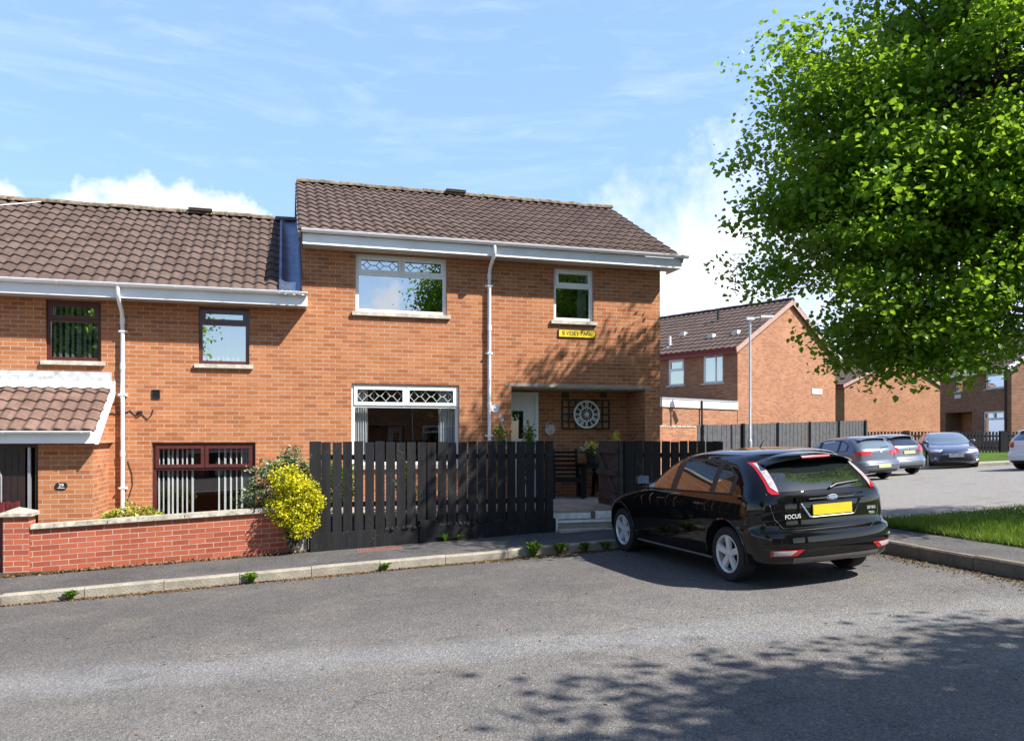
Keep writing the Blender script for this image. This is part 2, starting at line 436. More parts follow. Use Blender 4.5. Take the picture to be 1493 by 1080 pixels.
# ------------------------------------------------------------------ setting
def sheet(us, vs, zf):
    m = MB(); rows = [[(u, v, zf(u, v)) for u in us] for v in vs]
    m.grid(rows); return m
def lin(a, b, n): return [a + (b-a)*k/(n-1) for k in range(n)]
m = sheet(lin(-300, 400, 36), lin(-300, 400, 36), lambda u, v: zg(u, v)-.35)
struct(wbuild(m, 'ground', M['turf'], smooth=True), 'grassy ground spreading out beyond the houses')
m = sheet(lin(-45, 50, 96), lin(-35, 45, 81), zg)
struct(wbuild(m, 'road', M['asphalt'], smooth=True), 'worn grey asphalt road and car park')
# pavements
m = sheet(lin(-30, 7.66, 40), [11.10, 11.5, 12.0, 12.6], lambda u, v: zg(u, 11)+.118+.02*(v-11.1))
m.grid([[(u, v, zg(u, 11)+.118+.02*(12.6-11.1)) for u in lin(7.66, 8.8, 3)] for v in (11.0, 12.6, 14, 20, 30)])
m.grid([[(u, v, zg(7.7, v)+.158) for u in (7.75, 8.3, 8.85)] for v in lin(-30, 11.02, 40)])
struct(wbuild(m, 'pavement', M['pave'], smooth=True), 'narrow dark tarmac pavement behind the kerb')
def kerb_run(m, pts, w, h, inner):
    # stones of 0.9 m along a line in (u,v); inner = direction of the pavement side
    (u0, v0), (u1, v1) = pts; L = math.hypot(u1-u0, v1-v0); n = int(L/.915)
    du, dv = (u1-u0)/L, (v1-v0)/L
    for k in range(n):
        a, b = k*L/n+.004, (k+1)*L/n-.004
        hh = h + random.uniform(-.008, .008); jog = random.uniform(-.006, .006)
        c = []
        for t in (a, b):
            for (o, z) in ((jog, -.08), (jog, hh-.02), (jog+.02, hh), (w, hh), (w, -.08)):
                u, v = u0+du*t+inner[0]*o, v0+dv*t+inner[1]*o
                c.append((u, v, zg(u0+du*t, v0+dv*t)+z))
        A, B = c[:5], c[5:]
        for q in range(4): m.face([A[q], A[q+1], B[q+1], B[q]])
        m.face(A); m.face(B[::-1])
m = MB(); kerb_run(m, ((-30, 10.98), (7.7, 10.98)), .125, .125, (0, 1))
struct(wbuild(m, 'kerb', M['kerb']), 'pale concrete kerb along the house side of the road')
m = MB(); kerb_run(m, ((7.64, 11.0), (7.64, -28)), .125, .165, (1, 0))
kerb_run(m, ((9.0, 10.42), (40, 10.42)), -.10, .13, (0, 1))
struct(wbuild(m, 'kerb', M['kerbdark']), 'dark mossy kerb beside the grass verge')
m = sheet(lin(8.84, 40, 40), lin(-30, 10.36, 42), lambda u, v: zg(u, min(v, 10.9))+.135+.03*math.sin(u*1.3)*math.sin(v*1.7))
struct(wbuild(m, 'grass_verge', M['turf'], smooth=True), 'grass verge between the pavement and the car park')

def blades(name, n, region, hmin, hmax, label):
    us = rng.uniform(region[0], region[1], n); vs = rng.uniform(region[2], region[3], n)
    V = np.zeros((n, 3, 3)); uv = np.zeros((n, 3, 2))
    ang = rng.uniform(0, 2*math.pi, n); h = rng.uniform(hmin, hmax, n); w = rng.uniform(.004, .009, n)
    zb = np.array([zg(u, min(v, 10.9)) for u, v in zip(us, vs)]) + .135 + .03*np.sin(us*1.3)*np.sin(vs*1.7) - .004
    lean = rng.uniform(0, .6, n)*h; la = rng.uniform(0, 2*math.pi, n)
    V[:, 0] = np.stack([us-np.cos(ang)*w, vs-np.sin(ang)*w, zb], 1)
    V[:, 1] = np.stack([us+np.cos(ang)*w, vs+np.sin(ang)*w, zb], 1)
    V[:, 2] = np.stack([us+np.cos(la)*lean, vs+np.sin(la)*lean, zb+h], 1)
    clump = .5+.5*np.sin(us*2.1+np.sin(vs*3))*np.sin(vs*2.7)
    uv[:, :, 0] = clump[:, None]; uv[:, :, 1] = rng.uniform(0, 1, n)[:, None]
    me = bpy.data.meshes.new(name)
    me.vertices.add(3*n); me.vertices.foreach_set('co', V.reshape(-1).astype(np.float32))
    me.loops.add(3*n); me.loops.foreach_set('vertex_index', np.arange(3*n, dtype=np.int32))
    me.polygons.add(n); me.polygons.foreach_set('loop_start', np.arange(0, 3*n, 3, dtype=np.int32))
    u = me.uv_layers.new(name='UVMap'); u.data.foreach_set('uv', uv.reshape(-1).astype(np.float32))
    me.materials.append(M['blade']); me.update(); me.validate()
    o = bpy.data.objects.new(name, me); COL.objects.link(o); o.rotation_euler = (0, 0, TH)
    o['kind'] = 'stuff'; o['label'] = label
    return o
blades('grass', 42000, (8.82, 14.5, 5.5, 10.36), .05, .13, 'short green grass growing on the verge')

n = 420; us = rng.uniform(8.9, 13.5, n); vs = rng.uniform(6.5, 10.3, n); m = MB()
for u, v in zip(us, vs):
    z = zg(u, min(v, 10.9))+.135+.03*math.sin(u*1.3)*math.sin(v*1.7)+random.uniform(.07, .11); r = random.uniform(.007, .013)
    m.face([(u+r*math.cos(k*1.047), v+r*math.sin(k*1.047), z+.003*math.cos(k*1.047+u)) for k in range(6)])
o = wbuild(m, 'daisies', M['pwhite']); tag(o, 'tiny white daisies scattered over the grass verge', None, None, 'stuff')
n = 2600; m = MB()      # ragged grass fringe over the verge edge
for k in range(n):
    if k % 2: u, v = 8.84+random.gauss(-.01, .03), random.uniform(6, 10.36)
    else: u, v = random.uniform(8.84, 13.5), 10.37+random.gauss(.0, .03)
    z = zg(u, min(v, 10.9))+.12; a = random.uniform(0, 6.28); h = random.uniform(.05, .13); w = .006; l = random.uniform(.02, .1); b = random.uniform(0, 6.28)
    q = (random.random(), random.random())
    m.face([(u-w*math.cos(a), v-w*math.sin(a), z), (u+w*math.cos(a), v+w*math.sin(a), z), (u+l*math.cos(b), v+l*math.sin(b), z+h)], [q]*3)
o = wbuild(m, 'grass_fringe', M['blade']); tag(o, 'ragged grass fringe along the edge of the verge', None, None, 'stuff')

# far bank and kerb behind the parked cars
m = MB()
xs = lin(14, 60, 24)
m.grid([[(x, 32.2, zgw(x, 32.2)+.14) for x in xs], [(x, 34.5, zgw(x, 34.5)+.32) for x in xs], [(x, 40, EYE-.72) for x in xs], [(x, 75, EYE-.3) for x in xs]])
struct(m.build('grass_bank', M['turf'], smooth=True), 'bright grass bank below the far picket fence')
m = MB()
m.grid([[(x, 31.1, zgw(x, 31.1)-.05) for x in xs], [(x, 31.1, zgw(x, 31.1)+.12) for x in xs], [(x, 32.25, zgw(x, 32.25)+.15) for x in xs]])
struct(m.build('pavement', M['kerb']), 'pale pavement edge below the far grass bank')

# house plots
m = MB(); m.box(-14, .27, 12.36, 14.98, -1.2, EYE-1.86)
struct(wbuild(m, 'garden_soil', M['soil']), 'bare soil of the small front garden')
m = MB()
def slabs(m, u0, u1, v0, v1, z, s=.45):
    nu, nv = round((u1-u0)/s), round((v1-v0)/s)
    for i in range(nu):
        for j in range(nv):
            d = random.uniform(-.004, .004); g = .006
            m.box(u0+(u1-u0)*i/nu+g, u0+(u1-u0)*(i+1)/nu-g, v0+(v1-v0)*j/nv+g, v0+(v1-v0)*(j+1)/nv-g, z-.05, z+d)
PATZ = EYE-1.22
m.box(.32, 7.48, 12.66, 15.82, -.5, PATZ-.03)
slabs(m, .32, 7.48, 12.62, 15.82, PATZ)
struct(wbuild(m, 'patio', M['slab']), 'raised paved patio behind the black fence')
# ------------------------------------------------------------------ building parts
def xf(m, tf):
    if tf: m.v = [tf(*p) for p in m.v]
    return m
def wall_holes(m, u0, u1, z0, z1, v, holes, depth=.11):
    us = sorted(set([u0, u1] + [h[0] for h in holes] + [h[1] for h in holes]))
    zs = sorted(set([z0, z1] + [h[2] for h in holes] + [h[3] for h in holes]))
    us = [x for x in us if u0 <= x <= u1]; zs = [x for x in zs if z0 <= x <= z1]
    for a, b in zip(us, us[1:]):
        for c, d in zip(zs, zs[1:]):
            mu, mz = (a+b)/2, (c+d)/2
            if any(h[0] < mu < h[1] and h[2] < mz < h[3] for h in holes): continue
            m.face([(a,v,c),(b,v,c),(b,v,d),(a,v,d)])
    for h in holes:
        d = h[4] if len(h) > 4 else depth
        a, b, c, e = h[:4]
        m.face([(a,v,c),(a,v,e),(a,v+d,e),(a,v+d,c)]); m.face([(b,v,c),(b,v+d,c),(b,v+d,e),(b,v,e)])
        m.face([(a,v,e),(b,v,e),(b,v+d,e),(a,v+d,e)])
        if c > z0+.01: m.face([(a,v,c),(a,v+d,c),(b,v+d,c),(b,v,c)])

def frame_rect(m, u0, u1, z0, z1, v0, v1, w):
    m.box(u0, u1, v0, v1, z0, z0+w); m.box(u0, u1, v0, v1, z1-w, z1)
    m.box(u0, u0+w, v0, v1, z0+w, z1-w); m.box(u1-w, u1, v0, v1, z0+w, z1-w)

def window(house, u0, u1, z0, z1, v, fm, tops=1, split=.30, lead=None, gl='glass', sill=True, slats=None, curtain=None,
           tf=None, fw=.06, name='window', sash=None, sill_over=.07, label=None, room=True, cols=None, deep=.055):
    g = .004; u0 += g; u1 -= g; z0 += g; z1 -= g
    va, vb = v+deep, v+deep+.07
    m = MB(); frame_rect(m, u0, u1, z0, z1, va, vb, fw)
    panes = []
    zt = z1 - (z1-z0)*split
    if tops:
        m.box(u0+fw, u1-fw, va, vb, zt-fw/2, zt+fw/2)
        for k in range(tops):
            a = u0+fw + (u1-u0-2*fw)*k/tops; b = u0+fw + (u1-u0-2*fw)*(k+1)/tops
            if k: m.box(a-.018, a+.018, va, vb, zt+fw/2, z1-fw)
            aa = a + (.019 if k else .001); bb = b - (.019 if k < tops-1 else .001)
            frame_rect(m, aa-.012, bb+.012, zt+fw/2-.014, z1-fw+.014, va-.022, va-.001, .058)
            panes.append((aa+.03, bb-.03, zt+fw/2+.03, z1-fw-.03, True))
    cz1 = zt-fw/2 if tops else z1-fw
    cu = [u0+fw] + ([u0+fw+(u1-u0-2*fw)*c for c in cols] if cols else []) + [u1-fw]
    for k, (a, b) in enumerate(zip(cu, cu[1:])):
        if k: m.box(a-.03, a+.03, va, vb, z0+fw, cz1)
        panes.append((a-.004, b+.004, z0+fw-.004, cz1+.004, False))
    w = xf(m, tf).build(name, fm, house)
    if label: w['label'] = label
    for (a, b, c, d, top) in panes:
        pm = MB(); pm.face([(a, va+.03, c), (b, va+.03, c), (b, va+.03, d), (a, va+.03, d)])
        xf(pm, tf).build('pane', M[gl], w)
        if top and lead:
            lm = MB(); n = 3 if lead == 'lead' else 4; h = d-c; zc = (c+d)/2; dw = h*.33; step = (b-a)/n; y = va+.022
            t = .010 if lead == 'lead' else .008
            def ln(p, q): lm.bar((p[0], y, p[1]), (q[0], y, q[1]), t, .006, (0, 1, 0))
            for i in range(n):
                cx = a + step*(i+.5)
                ln((cx-dw, zc), (cx, zc+h*.36)); ln((cx, zc+h*.36), (cx+dw, zc)); ln((cx+dw, zc), (cx, zc-h*.36)); ln((cx, zc-h*.36), (cx-dw, zc))
                ln((cx, zc+h*.36), (cx, d)); ln((cx, zc-h*.36), (cx, c))
                ln((cx-step/2, zc), (cx-dw, zc)); ln((cx+dw, zc), (cx+step/2, zc))
            xf(lm, tf).build('leading', M[lead], w)
    if sill:
        sm = MB(); sm.box(u0-sill_over, u1+sill_over, v-.055, v+deep, z0-.075, z0-.006)
        xf(sm, tf).build('sill', M['stone'], w)
    if slats:
        sm = MB()
        for (a, wd) in slats:
            th = random.uniform(.3, .8)
            dx, dy = wd/2*math.cos(th), wd/2*math.sin(th)
            sm.bar((a, v+.135, z0+.02), (a, v+.135, z1-.05), wd, .004, (-math.sin(th), math.cos(th), 0))
        xf(sm, tf).build('blind', M['cloth'], w)
    if curtain:
        for (a, b) in curtain:
            cm = MB(); n = 26
            row = [(a+(b-a)*k/n, v+.22+.022*math.sin(k*1.35)) for k in range(n+1)]
            cm.grid([[(p[0], p[1], z) for p in row] for z in (z0-.02, z1-.03)])
            xf(cm, tf).build('curtain', M['cloth'], w, smooth=True)
    return w

def tile_roof(O, along, upv, L, S, rows, period, mat, name, parent, amp=.038, lip=.028, samples=8, smooth=True, jit=.004):
    O = Vector(O); A = Vector(along).normalized(); U = Vector(upv).normalized(); N = A.cross(U).normalized()
    if N.z < 0: N = -N
    m = MB(); n = int(L/period*samples); g = S/rows
    for r in range(rows):
        s0, s1 = r*g, min((r+1)*g+.035, S)
        lows, mids, tops = [], [], []
        ul, um, ut = [], [], []
        sag = random.uniform(-.006, .006)
        tj = [random.uniform(-jit, jit) for _ in range(n//(samples)+3)]
        for k in range(n+1):
            a = L*k/n; ph = 2*math.pi*a/period
            wv = amp*(.5+.5*math.sin(ph)+.16*math.sin(2*ph+.6))
            j = tj[k//samples]
            pl = O + A*a
            lows.append(pl + U*(s0+sag+j) + N*(wv+.002)); mids.append(pl + U*(s0+sag+j) + N*(wv+lip)); tops.append(pl + U*s1 + N*(wv*.96))
            ul.append((a, s0)); um.append((a, s0+.01)); ut.append((a, s1-.04))
        m.grid([lows, mids, tops], uvs=[ul, um, ut])
    return m.build(name, mat, parent, smooth=smooth, angle=50)

def half_gutter(m, a, b, rad=.057, n=9, dirv=(0,1,0)):
    a = Vector(a); b = Vector(b); D = Vector(dirv)
    rows = []
    for k in range(n+1):
        t = math.pi*k/n
        o = D*(-rad*math.cos(t)) + Vector((0,0,-rad*math.sin(t)))
        rows.append([a+o, b+o])
    m.grid(rows)
    rows = []
    for k in range(n+1):
        t = math.pi*k/n
        o = D*(-(rad-.006)*math.cos(t)) + Vector((0,0,-(rad-.006)*math.sin(t)))
        rows.append([b+o, a+o])
    m.grid(rows)
    for s in (-1, 1):
        e = D*(s*(rad-.003))
        m.bar(a+e, b+e, .010, .010)
    for e in (a, b):
        m.face([e + D*(-rad*math.cos(math.pi*k/n)) + Vector((0,0,-rad*math.sin(math.pi*k/n))) for k in range(n+1)])
def brackets(m, pts, rad=.062, w=.035, axis=(1,0,0), dirv=(0,1,0), n=9):
    A = Vector(axis)*(w/2); D = Vector(dirv)
    for p in pts:
        p = Vector(p); rows = []
        for k in range(n+1):
            t = math.pi*k/n
            o = D*(-rad*math.cos(t)) + Vector((0,0,-rad*math.sin(t)))
            rows.append([p-A+o, p+A+o])
        m.grid(rows)
        for s in (-1, 1):
            m.face([p+A*s + D*(-rad*math.cos(math.pi*k/n)) + Vector((0,0,-rad*math.sin(math.pi*k/n))) for k in range(n+1)])

def ridge_tiles(O, along, L, mat, parent, rad=.12, name='ridge_tiles'):
    m = MB(); O = Vector(O); A = Vector(along).normalized(); S = Vector((0,0,1)).cross(A).normalized()
    n = max(1, int(L/.45)); step = L/n
    for k in range(n):
        a = O + A*(k*step+.004); b = O + A*((k+1)*step-.004)
        j = Vector((0,0,random.uniform(-.012,.012))); j2 = Vector((0,0,random.uniform(-.012,.012)))
        rows = []
        for i in range(8):
            t = math.pi*(-.05 + 1.1*i/7)
            o = S*(-rad*math.cos(t)) + Vector((0,0,rad*.72*math.sin(t)))
            rows.append([a+o+j, b+o+j2])
        m.grid(rows)
        m.face([r[0] for r in rows]); m.face([r[1] for r in rows][::-1])
        # bedding mortar lumps
        for q in range(3):
            t = random.random(); s = random.choice((-1, 1))
            c = a+(b-a)*t + S*(s*rad*1.02) + Vector((0,0,-.02))
            r0 = random.uniform(.02, .04)
            m.lathe([(0,-r0*.7),(r0,-.2*r0),(r0*.7,r0*.5),(0,r0*.7)], 6, tuple(c))
    return m.build(name, mat, parent, smooth=False)

D0 = 14.92
PITCH = lambda ve, ze, vr, zr: ((0, vr-ve, zr-ze), math.hypot(vr-ve, zr-ze))
def px_rect(x0, y0, x1, y1, D=D0):
    u0, zt = P(x0, y0, D); u1, zb = P(x1, y1, D)
    return u0, u1, zb, zt

# ------------------------------------------------------------------ main house
BZ = EYE+3.46          # soffit level
H1 = hthing('terraced_house', 'taller end terrace orange brick house with white windows, recessed porch and brown tiled roof', 'house', 3.9, D0, PATZ)
r_up = (*P(518, 371, D0)[:1], P(651, 371, D0)[0], P(585, 457, D0)[1], BZ-.02)
r_ur = (P(807, 420, D0)[0], P(865, 420, D0)[0], P(836, 468, D0)[1], BZ-.06)
lu0, lu1 = P(512, 600, D0)[0], P(669, 600, D0)[0]
r_lo = (lu0, lu1, EYE-.52, P(590, 560, D0)[1])
RU0, RU1, RV, RZ = 4.28, 7.16, 15.80, EYE+1.05
r_rec = (RU0, RU1, PATZ-.1, RZ, RV-D0)
m = MB()
wall_holes(m, .30, 7.50, -.4, BZ, D0, [r_up, r_ur, r_lo, r_rec])
m.face([(RU0, RV, -.1), (RU1, RV, -.1), (RU1, RV, RZ), (RU0, RV, RZ)])
RV_, RZ_ = 18.15, EYE+5.66
EV = 21.45
for u, fl in ((.30, True), (7.50, False)):
    pts = [(u, D0, -.4), (u, D0, BZ), (u, RV_, RZ_-.06), (u, EV, BZ), (u, EV, -.4)]
    m.face(pts if fl else pts[::-1])
m.face([(.3, EV, -.4), (.3, EV, BZ), (7.5, EV, BZ), (7.5, EV, -.4)])
m.build('wall', M['brick'], H1)
m = MB()
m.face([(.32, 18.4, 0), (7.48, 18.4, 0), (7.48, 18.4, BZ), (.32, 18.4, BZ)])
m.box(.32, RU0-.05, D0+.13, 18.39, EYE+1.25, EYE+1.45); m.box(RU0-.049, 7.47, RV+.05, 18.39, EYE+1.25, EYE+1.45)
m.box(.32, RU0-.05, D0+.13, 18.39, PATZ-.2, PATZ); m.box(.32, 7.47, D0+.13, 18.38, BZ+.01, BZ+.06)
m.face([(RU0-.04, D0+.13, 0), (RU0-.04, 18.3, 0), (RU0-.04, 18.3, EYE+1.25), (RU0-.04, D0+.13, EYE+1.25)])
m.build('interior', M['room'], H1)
m = MB(); m.box(RU0+.002, RU1-.002, D0+.03, RV-.005, RZ-.06, RZ-.006)
m.build('porch_ceiling', M['stone'], H1)
m = MB(); m.box(RU0-.12, RU1+.12, D0-.006, D0+.028, RZ-.035, RZ+.012)
m.build('lintel', M['concrete'], H1)
wm = window(H1, *r_up, D0, M['white'], tops=2, split=.33, lead='lead', gl='glass', curtain=[(r_up[0]+.05, r_up[0]+.28)])
window(H1, *r_ur, D0, M['white'], tops=1, split=.34, gl='glass', curtain=[(r_ur[1]-.28, r_ur[1]-.08)])
wl = window(H1, *r_lo, D0, M['white'], tops=2, split=.27, lead='leadwhite', gl='glass_dim', curtain=[(lu0+.06, lu0+.32), (lu1-.36, lu1-.06)])
# roof
ev, ez = D0-.43, EYE+3.66
upv, SL = PITCH(ev, ez, RV_, RZ_)
m = MB()
for (a, b) in (((.30, ev, ez-.02), (.30, RV_, RZ_-.02)), ((7.80, ev, ez-.02), (7.80, RV_, RZ_-.02))): pass
roof = tile_roof((.24, ev, ez), (1,0,0), upv, 7.58, SL, 12, .2, M['tile'], 'roof', H1)
ub, sb = PITCH(EV+.43, ez, RV_, RZ_)
tile_roof((.24, EV+.43, ez), (1,0,0), ub, 7.58, sb, 12, .2, M['tile'], 'roof', H1, samples=3)
ridge_tiles((.24, RV_, RZ_+.02), (1,0,0), 7.56, M['ridge'], roof)
m = MB(); m.box(3.60, 4.06, RV_-.17, RV_+.17, RZ_+.06, RZ_+.085); m.box(3.60, 4.06, RV_-.18, RV_+.18, RZ_+.092, RZ_+.112); m.box(3.63, 4.03, RV_-.10, RV_+.10, RZ_+.084, RZ_+.093)
m.build('ridge_vent', M['tile'], roof)
m = MB()
for u in (.22, 7.76):
    m = MB(); m.bar((u+.02, ev-.01, ez-.055), (u+.02, RV_, RZ_-.055), .045, .10)
    m.bar((u+.02, EV+.37, ez-.055), (u+.02, RV_, RZ_-.055), .045, .10)
    m.build('verge', M['concrete'], roof)
m = MB(); m.box(.30, 7.79, D0-.395, D0-.37, BZ-.005, ez-.015); m.box(7.765, 7.79, D0-.368, D0+.25, BZ-.005, BZ+.16)
m.build('fascia', M['fascia'], H1)
m = MB(); m.box(.31, 7.76, D0-.369, D0+.02, BZ+.003, BZ+.012)
m.build('soffit', M['soffit'], H1)
gz = EYE+3.70; gv = D0-.455
m = MB(); half_gutter(m, (.28, gv, gz), (7.90, gv, gz)); brackets(m, [(u, gv, gz+.002) for u in (.55, 1.45, 2.35, 3.1, 3.72, 3.98, 4.9, 5.8, 6.7, 7.6)])
gut = m.build('gutter', M['white'], H1, smooth=True, angle=40)
du = P(713, 500, D0-.06)[0]
def downpipe(u, v, gv, gz, zb, house):
    m = MB(); r = .034
    m.tube([(u, gv, gz-.04), (u, gv, gz-.17), (u, gv+.03, gz-.23), (u, v-.05, gz-.42), (u, v-.02, gz-.50), (u, v, gz-.56), (u, v, zb)], r, 12)
    for z in (gz-.56, (gz+zb)/2+.9, (gz+zb)/2-.6):
        m.tube([(u, v, z+.04), (u, v, z-.06)], r+.008, 12)
    d = m.build('downpipe', M['white'], house, smooth=True)
    for z in (gz-.75, (gz+zb)/2+.4, (gz+zb)/2-1.2):
        m = MB(); m.box(u-.075, u+.075, v+.02, v+.05, z-.02, z+.02)
        m.box(u-.045, u+.045, v-.042, v+.03, z-.012, z+.012)
        m.build('pipe_bracket', M['white'], d)
downpipe(du, D0-.06, gv, gz, PATZ, H1)
# front door in the recess
d0, d1, dzt = 4.29, P(783, 600, RV)[0], RZ-.10
m = MB(); frame_rect(m, d0, d1, PATZ-.02, dzt, RV-.07, RV-.004, .07)
door = m.build('door', M['white'], H1)
m = MB(); m.box(d0+.072, d1-.072, RV-.05, RV-.01, PATZ+.05, dzt-.072)
for (a, b) in ((dzt-.25, dzt-.12), (PATZ+.15, PATZ+.85)):
    frame_rect(m, d0+.15, d1-.15, a-.02 if a > 1 else a, b, RV-.062, RV-.051, .02)
frame_rect(m, d0+.13, d1-.30, dzt-1.0, dzt-.36, RV-.068, RV-.051, .03)
m.build('door_leaf', M['white'], door)
m = MB(); m.face([(d0+.16, RV-.056, dzt-.97), (d1-.33, RV-.056, dzt-.97), (d1-.33, RV-.056, dzt-.39), (d0+.16, RV-.056, dzt-.39)])
m.build('pane', M['carglass'], door)
m = MB(); m.tube([(d1-.14, RV-.06, PATZ+1.02), (d1-.14, RV-.10, PATZ+1.02), (d1-.25, RV-.10, PATZ+1.02)], .011, 8)
m.build('handle', M['chrome'], door)
for (x0, x1) in ((818, 829), (874, 884)):
    a, b, c, d = px_rect(x0, 572, x1, 580, RV); m = MB(); m.box(a, b, RV-.012, RV+.01, c, d)
    m.build('air_brick', M['browndark'], H1)

# ------------------------------------------------------------------ left house
LB = EYE+2.35
H2 = hthing('terraced_house', 'lower brick house on the left with mahogany windows and a tiled front porch', 'house', -4.2, D0, -.2)
a_ul = px_rect(66, 437, 147, 527); a_ul = (a_ul[0], a_ul[1], a_ul[2], LB-.02)
a_ur = px_rect(289, 446, 363, 532); a_ur = (a_ur[0], a_ur[1], a_ur[2], LB-.03)
a_lo = px_rect(221, 645, 372, 768)
m = MB()
wall_holes(m, -10.2, .299, -.9, LB, D0, [a_ul, a_ur, a_lo])
LRZ = EYE+4.78; LEZ = EYE+2.54
m.face([(-10.2, D0, -.9), (-10.2, D0, LB), (-10.2, RV_, LRZ-.06), (-10.2, EV, LB), (-10.2, EV, -.9)])
m.face([(-10.2, EV, -.9), (-10.2, EV, LB), (.299, EV, LB), (.299, EV, -.9)])
m.build('wall', M['brick'], H2)
m = MB()
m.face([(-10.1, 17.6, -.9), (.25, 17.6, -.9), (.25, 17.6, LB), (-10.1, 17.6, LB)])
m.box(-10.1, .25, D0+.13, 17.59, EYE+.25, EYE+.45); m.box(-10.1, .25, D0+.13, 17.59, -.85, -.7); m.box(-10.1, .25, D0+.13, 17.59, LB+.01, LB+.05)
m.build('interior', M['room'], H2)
uL, sLn = PITCH(D0-.43, LEZ, RV_, LRZ)
roof2 = tile_roof((-10.5, D0-.43, LEZ), (1,0,0), uL, 10.46, sLn, 12, .2, M['tile'], 'roof', H2)
u2, s2 = PITCH(EV+.43, LEZ, RV_, LRZ)
tile_roof((-10.5, EV+.43, LEZ), (1,0,0), u2, 10.46, s2, 12, .2, M['tile'], 'roof', H2, samples=3)
ridge_tiles((-10.5, RV_, LRZ+.02), (1,0,0), 10.75, M['ridge'], roof2)
m = MB(); m.box(-1.97, -1.5, RV_-.17, RV_+.17, LRZ+.06, LRZ+.085); m.box(-1.97, -1.5, RV_-.18, RV_+.18, LRZ+.092, LRZ+.112); m.box(-1.94, -1.53, RV_-.10, RV_+.10, LRZ+.084, LRZ+.093)
m.build('ridge_vent', M['tile'], roof2)
# lead gutter where the roof meets the taller house
m = MB(); rows = []
Ld = Vector((0, uL[1], uL[2])).normalized(); Nn = Vector((0, -Ld.z, Ld.y))
for (x, h) in ((-.10, .055), (-.06, .065), (0, .03), (.10, .022), (.19, .03), (.24, .06), (.285, .11), (.29, .20)):
    rows.append([Vector((x, D0-.47, LEZ-.01)) + Ld*t + Nn*(h+.006*math.sin(t*9+x*20)) for t in lin(0, sLn, 26)])
m.grid(rows)
m.build('flashing', M['flash'], roof2, smooth=True)
m = MB()
for k in range(9):
    c = Vector((-.10+.05*k, D0-.46, LEZ+.0+.012*math.sin(k*2.2)))
    m.lathe([(0,-.04),(.045,-.01),(.035,.035),(0,.05)], 7, tuple(c))
m.build('mortar_fillet', M['flashpaint'], roof2)
m = MB(); m.box(-10.4, .385, D0-.395, D0-.37, LB-.005, LEZ-.015); m.box(.36, .385, D0-.369, D0-.004, LB-.005, LB+.17)
m.build('fascia', M['fascia'], H2)
m = MB(); m.box(-10.4, .355, D0-.369, D0-.002, LB+.003, LB+.012)
m.build('soffit', M['soffit'], H2)
gz2 = EYE+2.575
m = MB(); half_gutter(m, (-10.4, gv, gz2), (.39, gv, gz2)); brackets(m, [(-.0-.9*k, gv, gz2+.002) for k in range(11)])
m.build('gutter', M['white'], H2, smooth=True)
du2 = P(178, 550, D0-.06)[0]
downpipe(du2, D0-.06, gv, gz2, -.2, H2)
def slat_positions(a, b, n, w=.03): return [(a+(b-a)*k/(n-1)+random.uniform(-.008,.008), w*random.uniform(.8, 1.5)) for k in range(n)]
window(H2, *a_ul, D0, M['brown'], tops=1, split=.32, slats=slat_positions(a_ul[0]+.1, a_ul[1]-.1, 8, .05))
window(H2, *a_ur, D0, M['brown'], tops=1, split=.28, gl='glass', slats=slat_positions(a_ur[0]+.1, a_ur[1]-.1, 9, .09))
window(H2, *a_lo, D0, M['brown'], tops=2, split=.30, gl='glass_dim', sill=True, slats=slat_positions(a_lo[0]+.09, a_lo[0]+.64, 8, .026)+slat_positions(a_lo[1]-.62, a_lo[1]-.24, 5, .03), curtain=[(a_lo[1]-.25, a_lo[1]-.06)])
a, b, c, d = px_rect(221, 568, 233, 581)
m = MB(); frame_rect(m, a, b, c, d, D0-.02, D0+.002, .018)
for k in range(5): m.box(a+.02, b-.02, D0-.012, D0+.001, c+.022+k*(d-c-.04)/5, c+.03+k*(d-c-.04)/5)
m.face([(a,D0-.004,c),(b,D0-.004,c),(b,D0-.004,d),(a,D0-.004,d)])
m.build('air_vent', M['blackplastic'], H2)
# porch on the left house
PV = 13.72; PU = -2.905; PZS = EYE-.09; PEV = 13.50
porch = None
m = MB()
dj0, dj1, dzh = -4.72, -3.66, EYE-.10
wall_holes(m, -6.6, PU, -.9, PZS, PV, [(dj0, dj1, -.9, dzh, .09)])
m.face([(PU, PV, -.9), (PU, D0, -.9), (PU, D0, PZS), (PU, PV, PZS)])
m.face([(PU, PV, PZS), (PU, D0, PZS), (PU, D0, EYE+.78)])
m.face([(-6.6, PV, -.9), (-6.6, PV, PZS), (-6.6, D0, PZS), (-6.6, D0, -.9)])
porch = m.build('porch', M['brick'], H2)
pup, psl = PITCH(PEV, EYE+.10, D0, EYE+.94)
tile_roof((-6.8, PEV, EYE+.10), (1,0,0), pup, 4.0, psl*.93, 5, .2, M['tile_porch'], 'porch_roof', porch, samples=10)
m = MB()
zz = lambda t: EYE+.10+(EYE+.94-EYE-.10)*t
rows = []
for (t, h) in ((.80, .05), (.98, .03)):
    rows.append([(-6.8+k*.02, PEV+(D0-PEV)*t, zz(t)+h+.024*(.5+.5*math.sin(2*math.pi*k*.02/.2))*(1 if t < .9 else .3)) for k in range(200)])
rows.append([(-6.8+k*.02, D0-.02, EYE+.97) for k in range(200)])
m.grid(rows)
m.box(-6.8, -2.86, D0-.022, D0-.003, EYE+.955, EYE+1.12)
m.build('flashing', M['flashpaint'], porch, smooth=False)
m = MB(); m.box(-6.8, -2.825, PEV-.022, PEV, EYE-.085, EYE+.09); m.face([(-6.8, PEV, EYE-.08), (-2.83, PEV, EYE-.08), (-2.83, D0, EYE-.08), (-6.8, D0, EYE-.08)])
m.build('fascia', M['fascia'], porch)
m = MB()
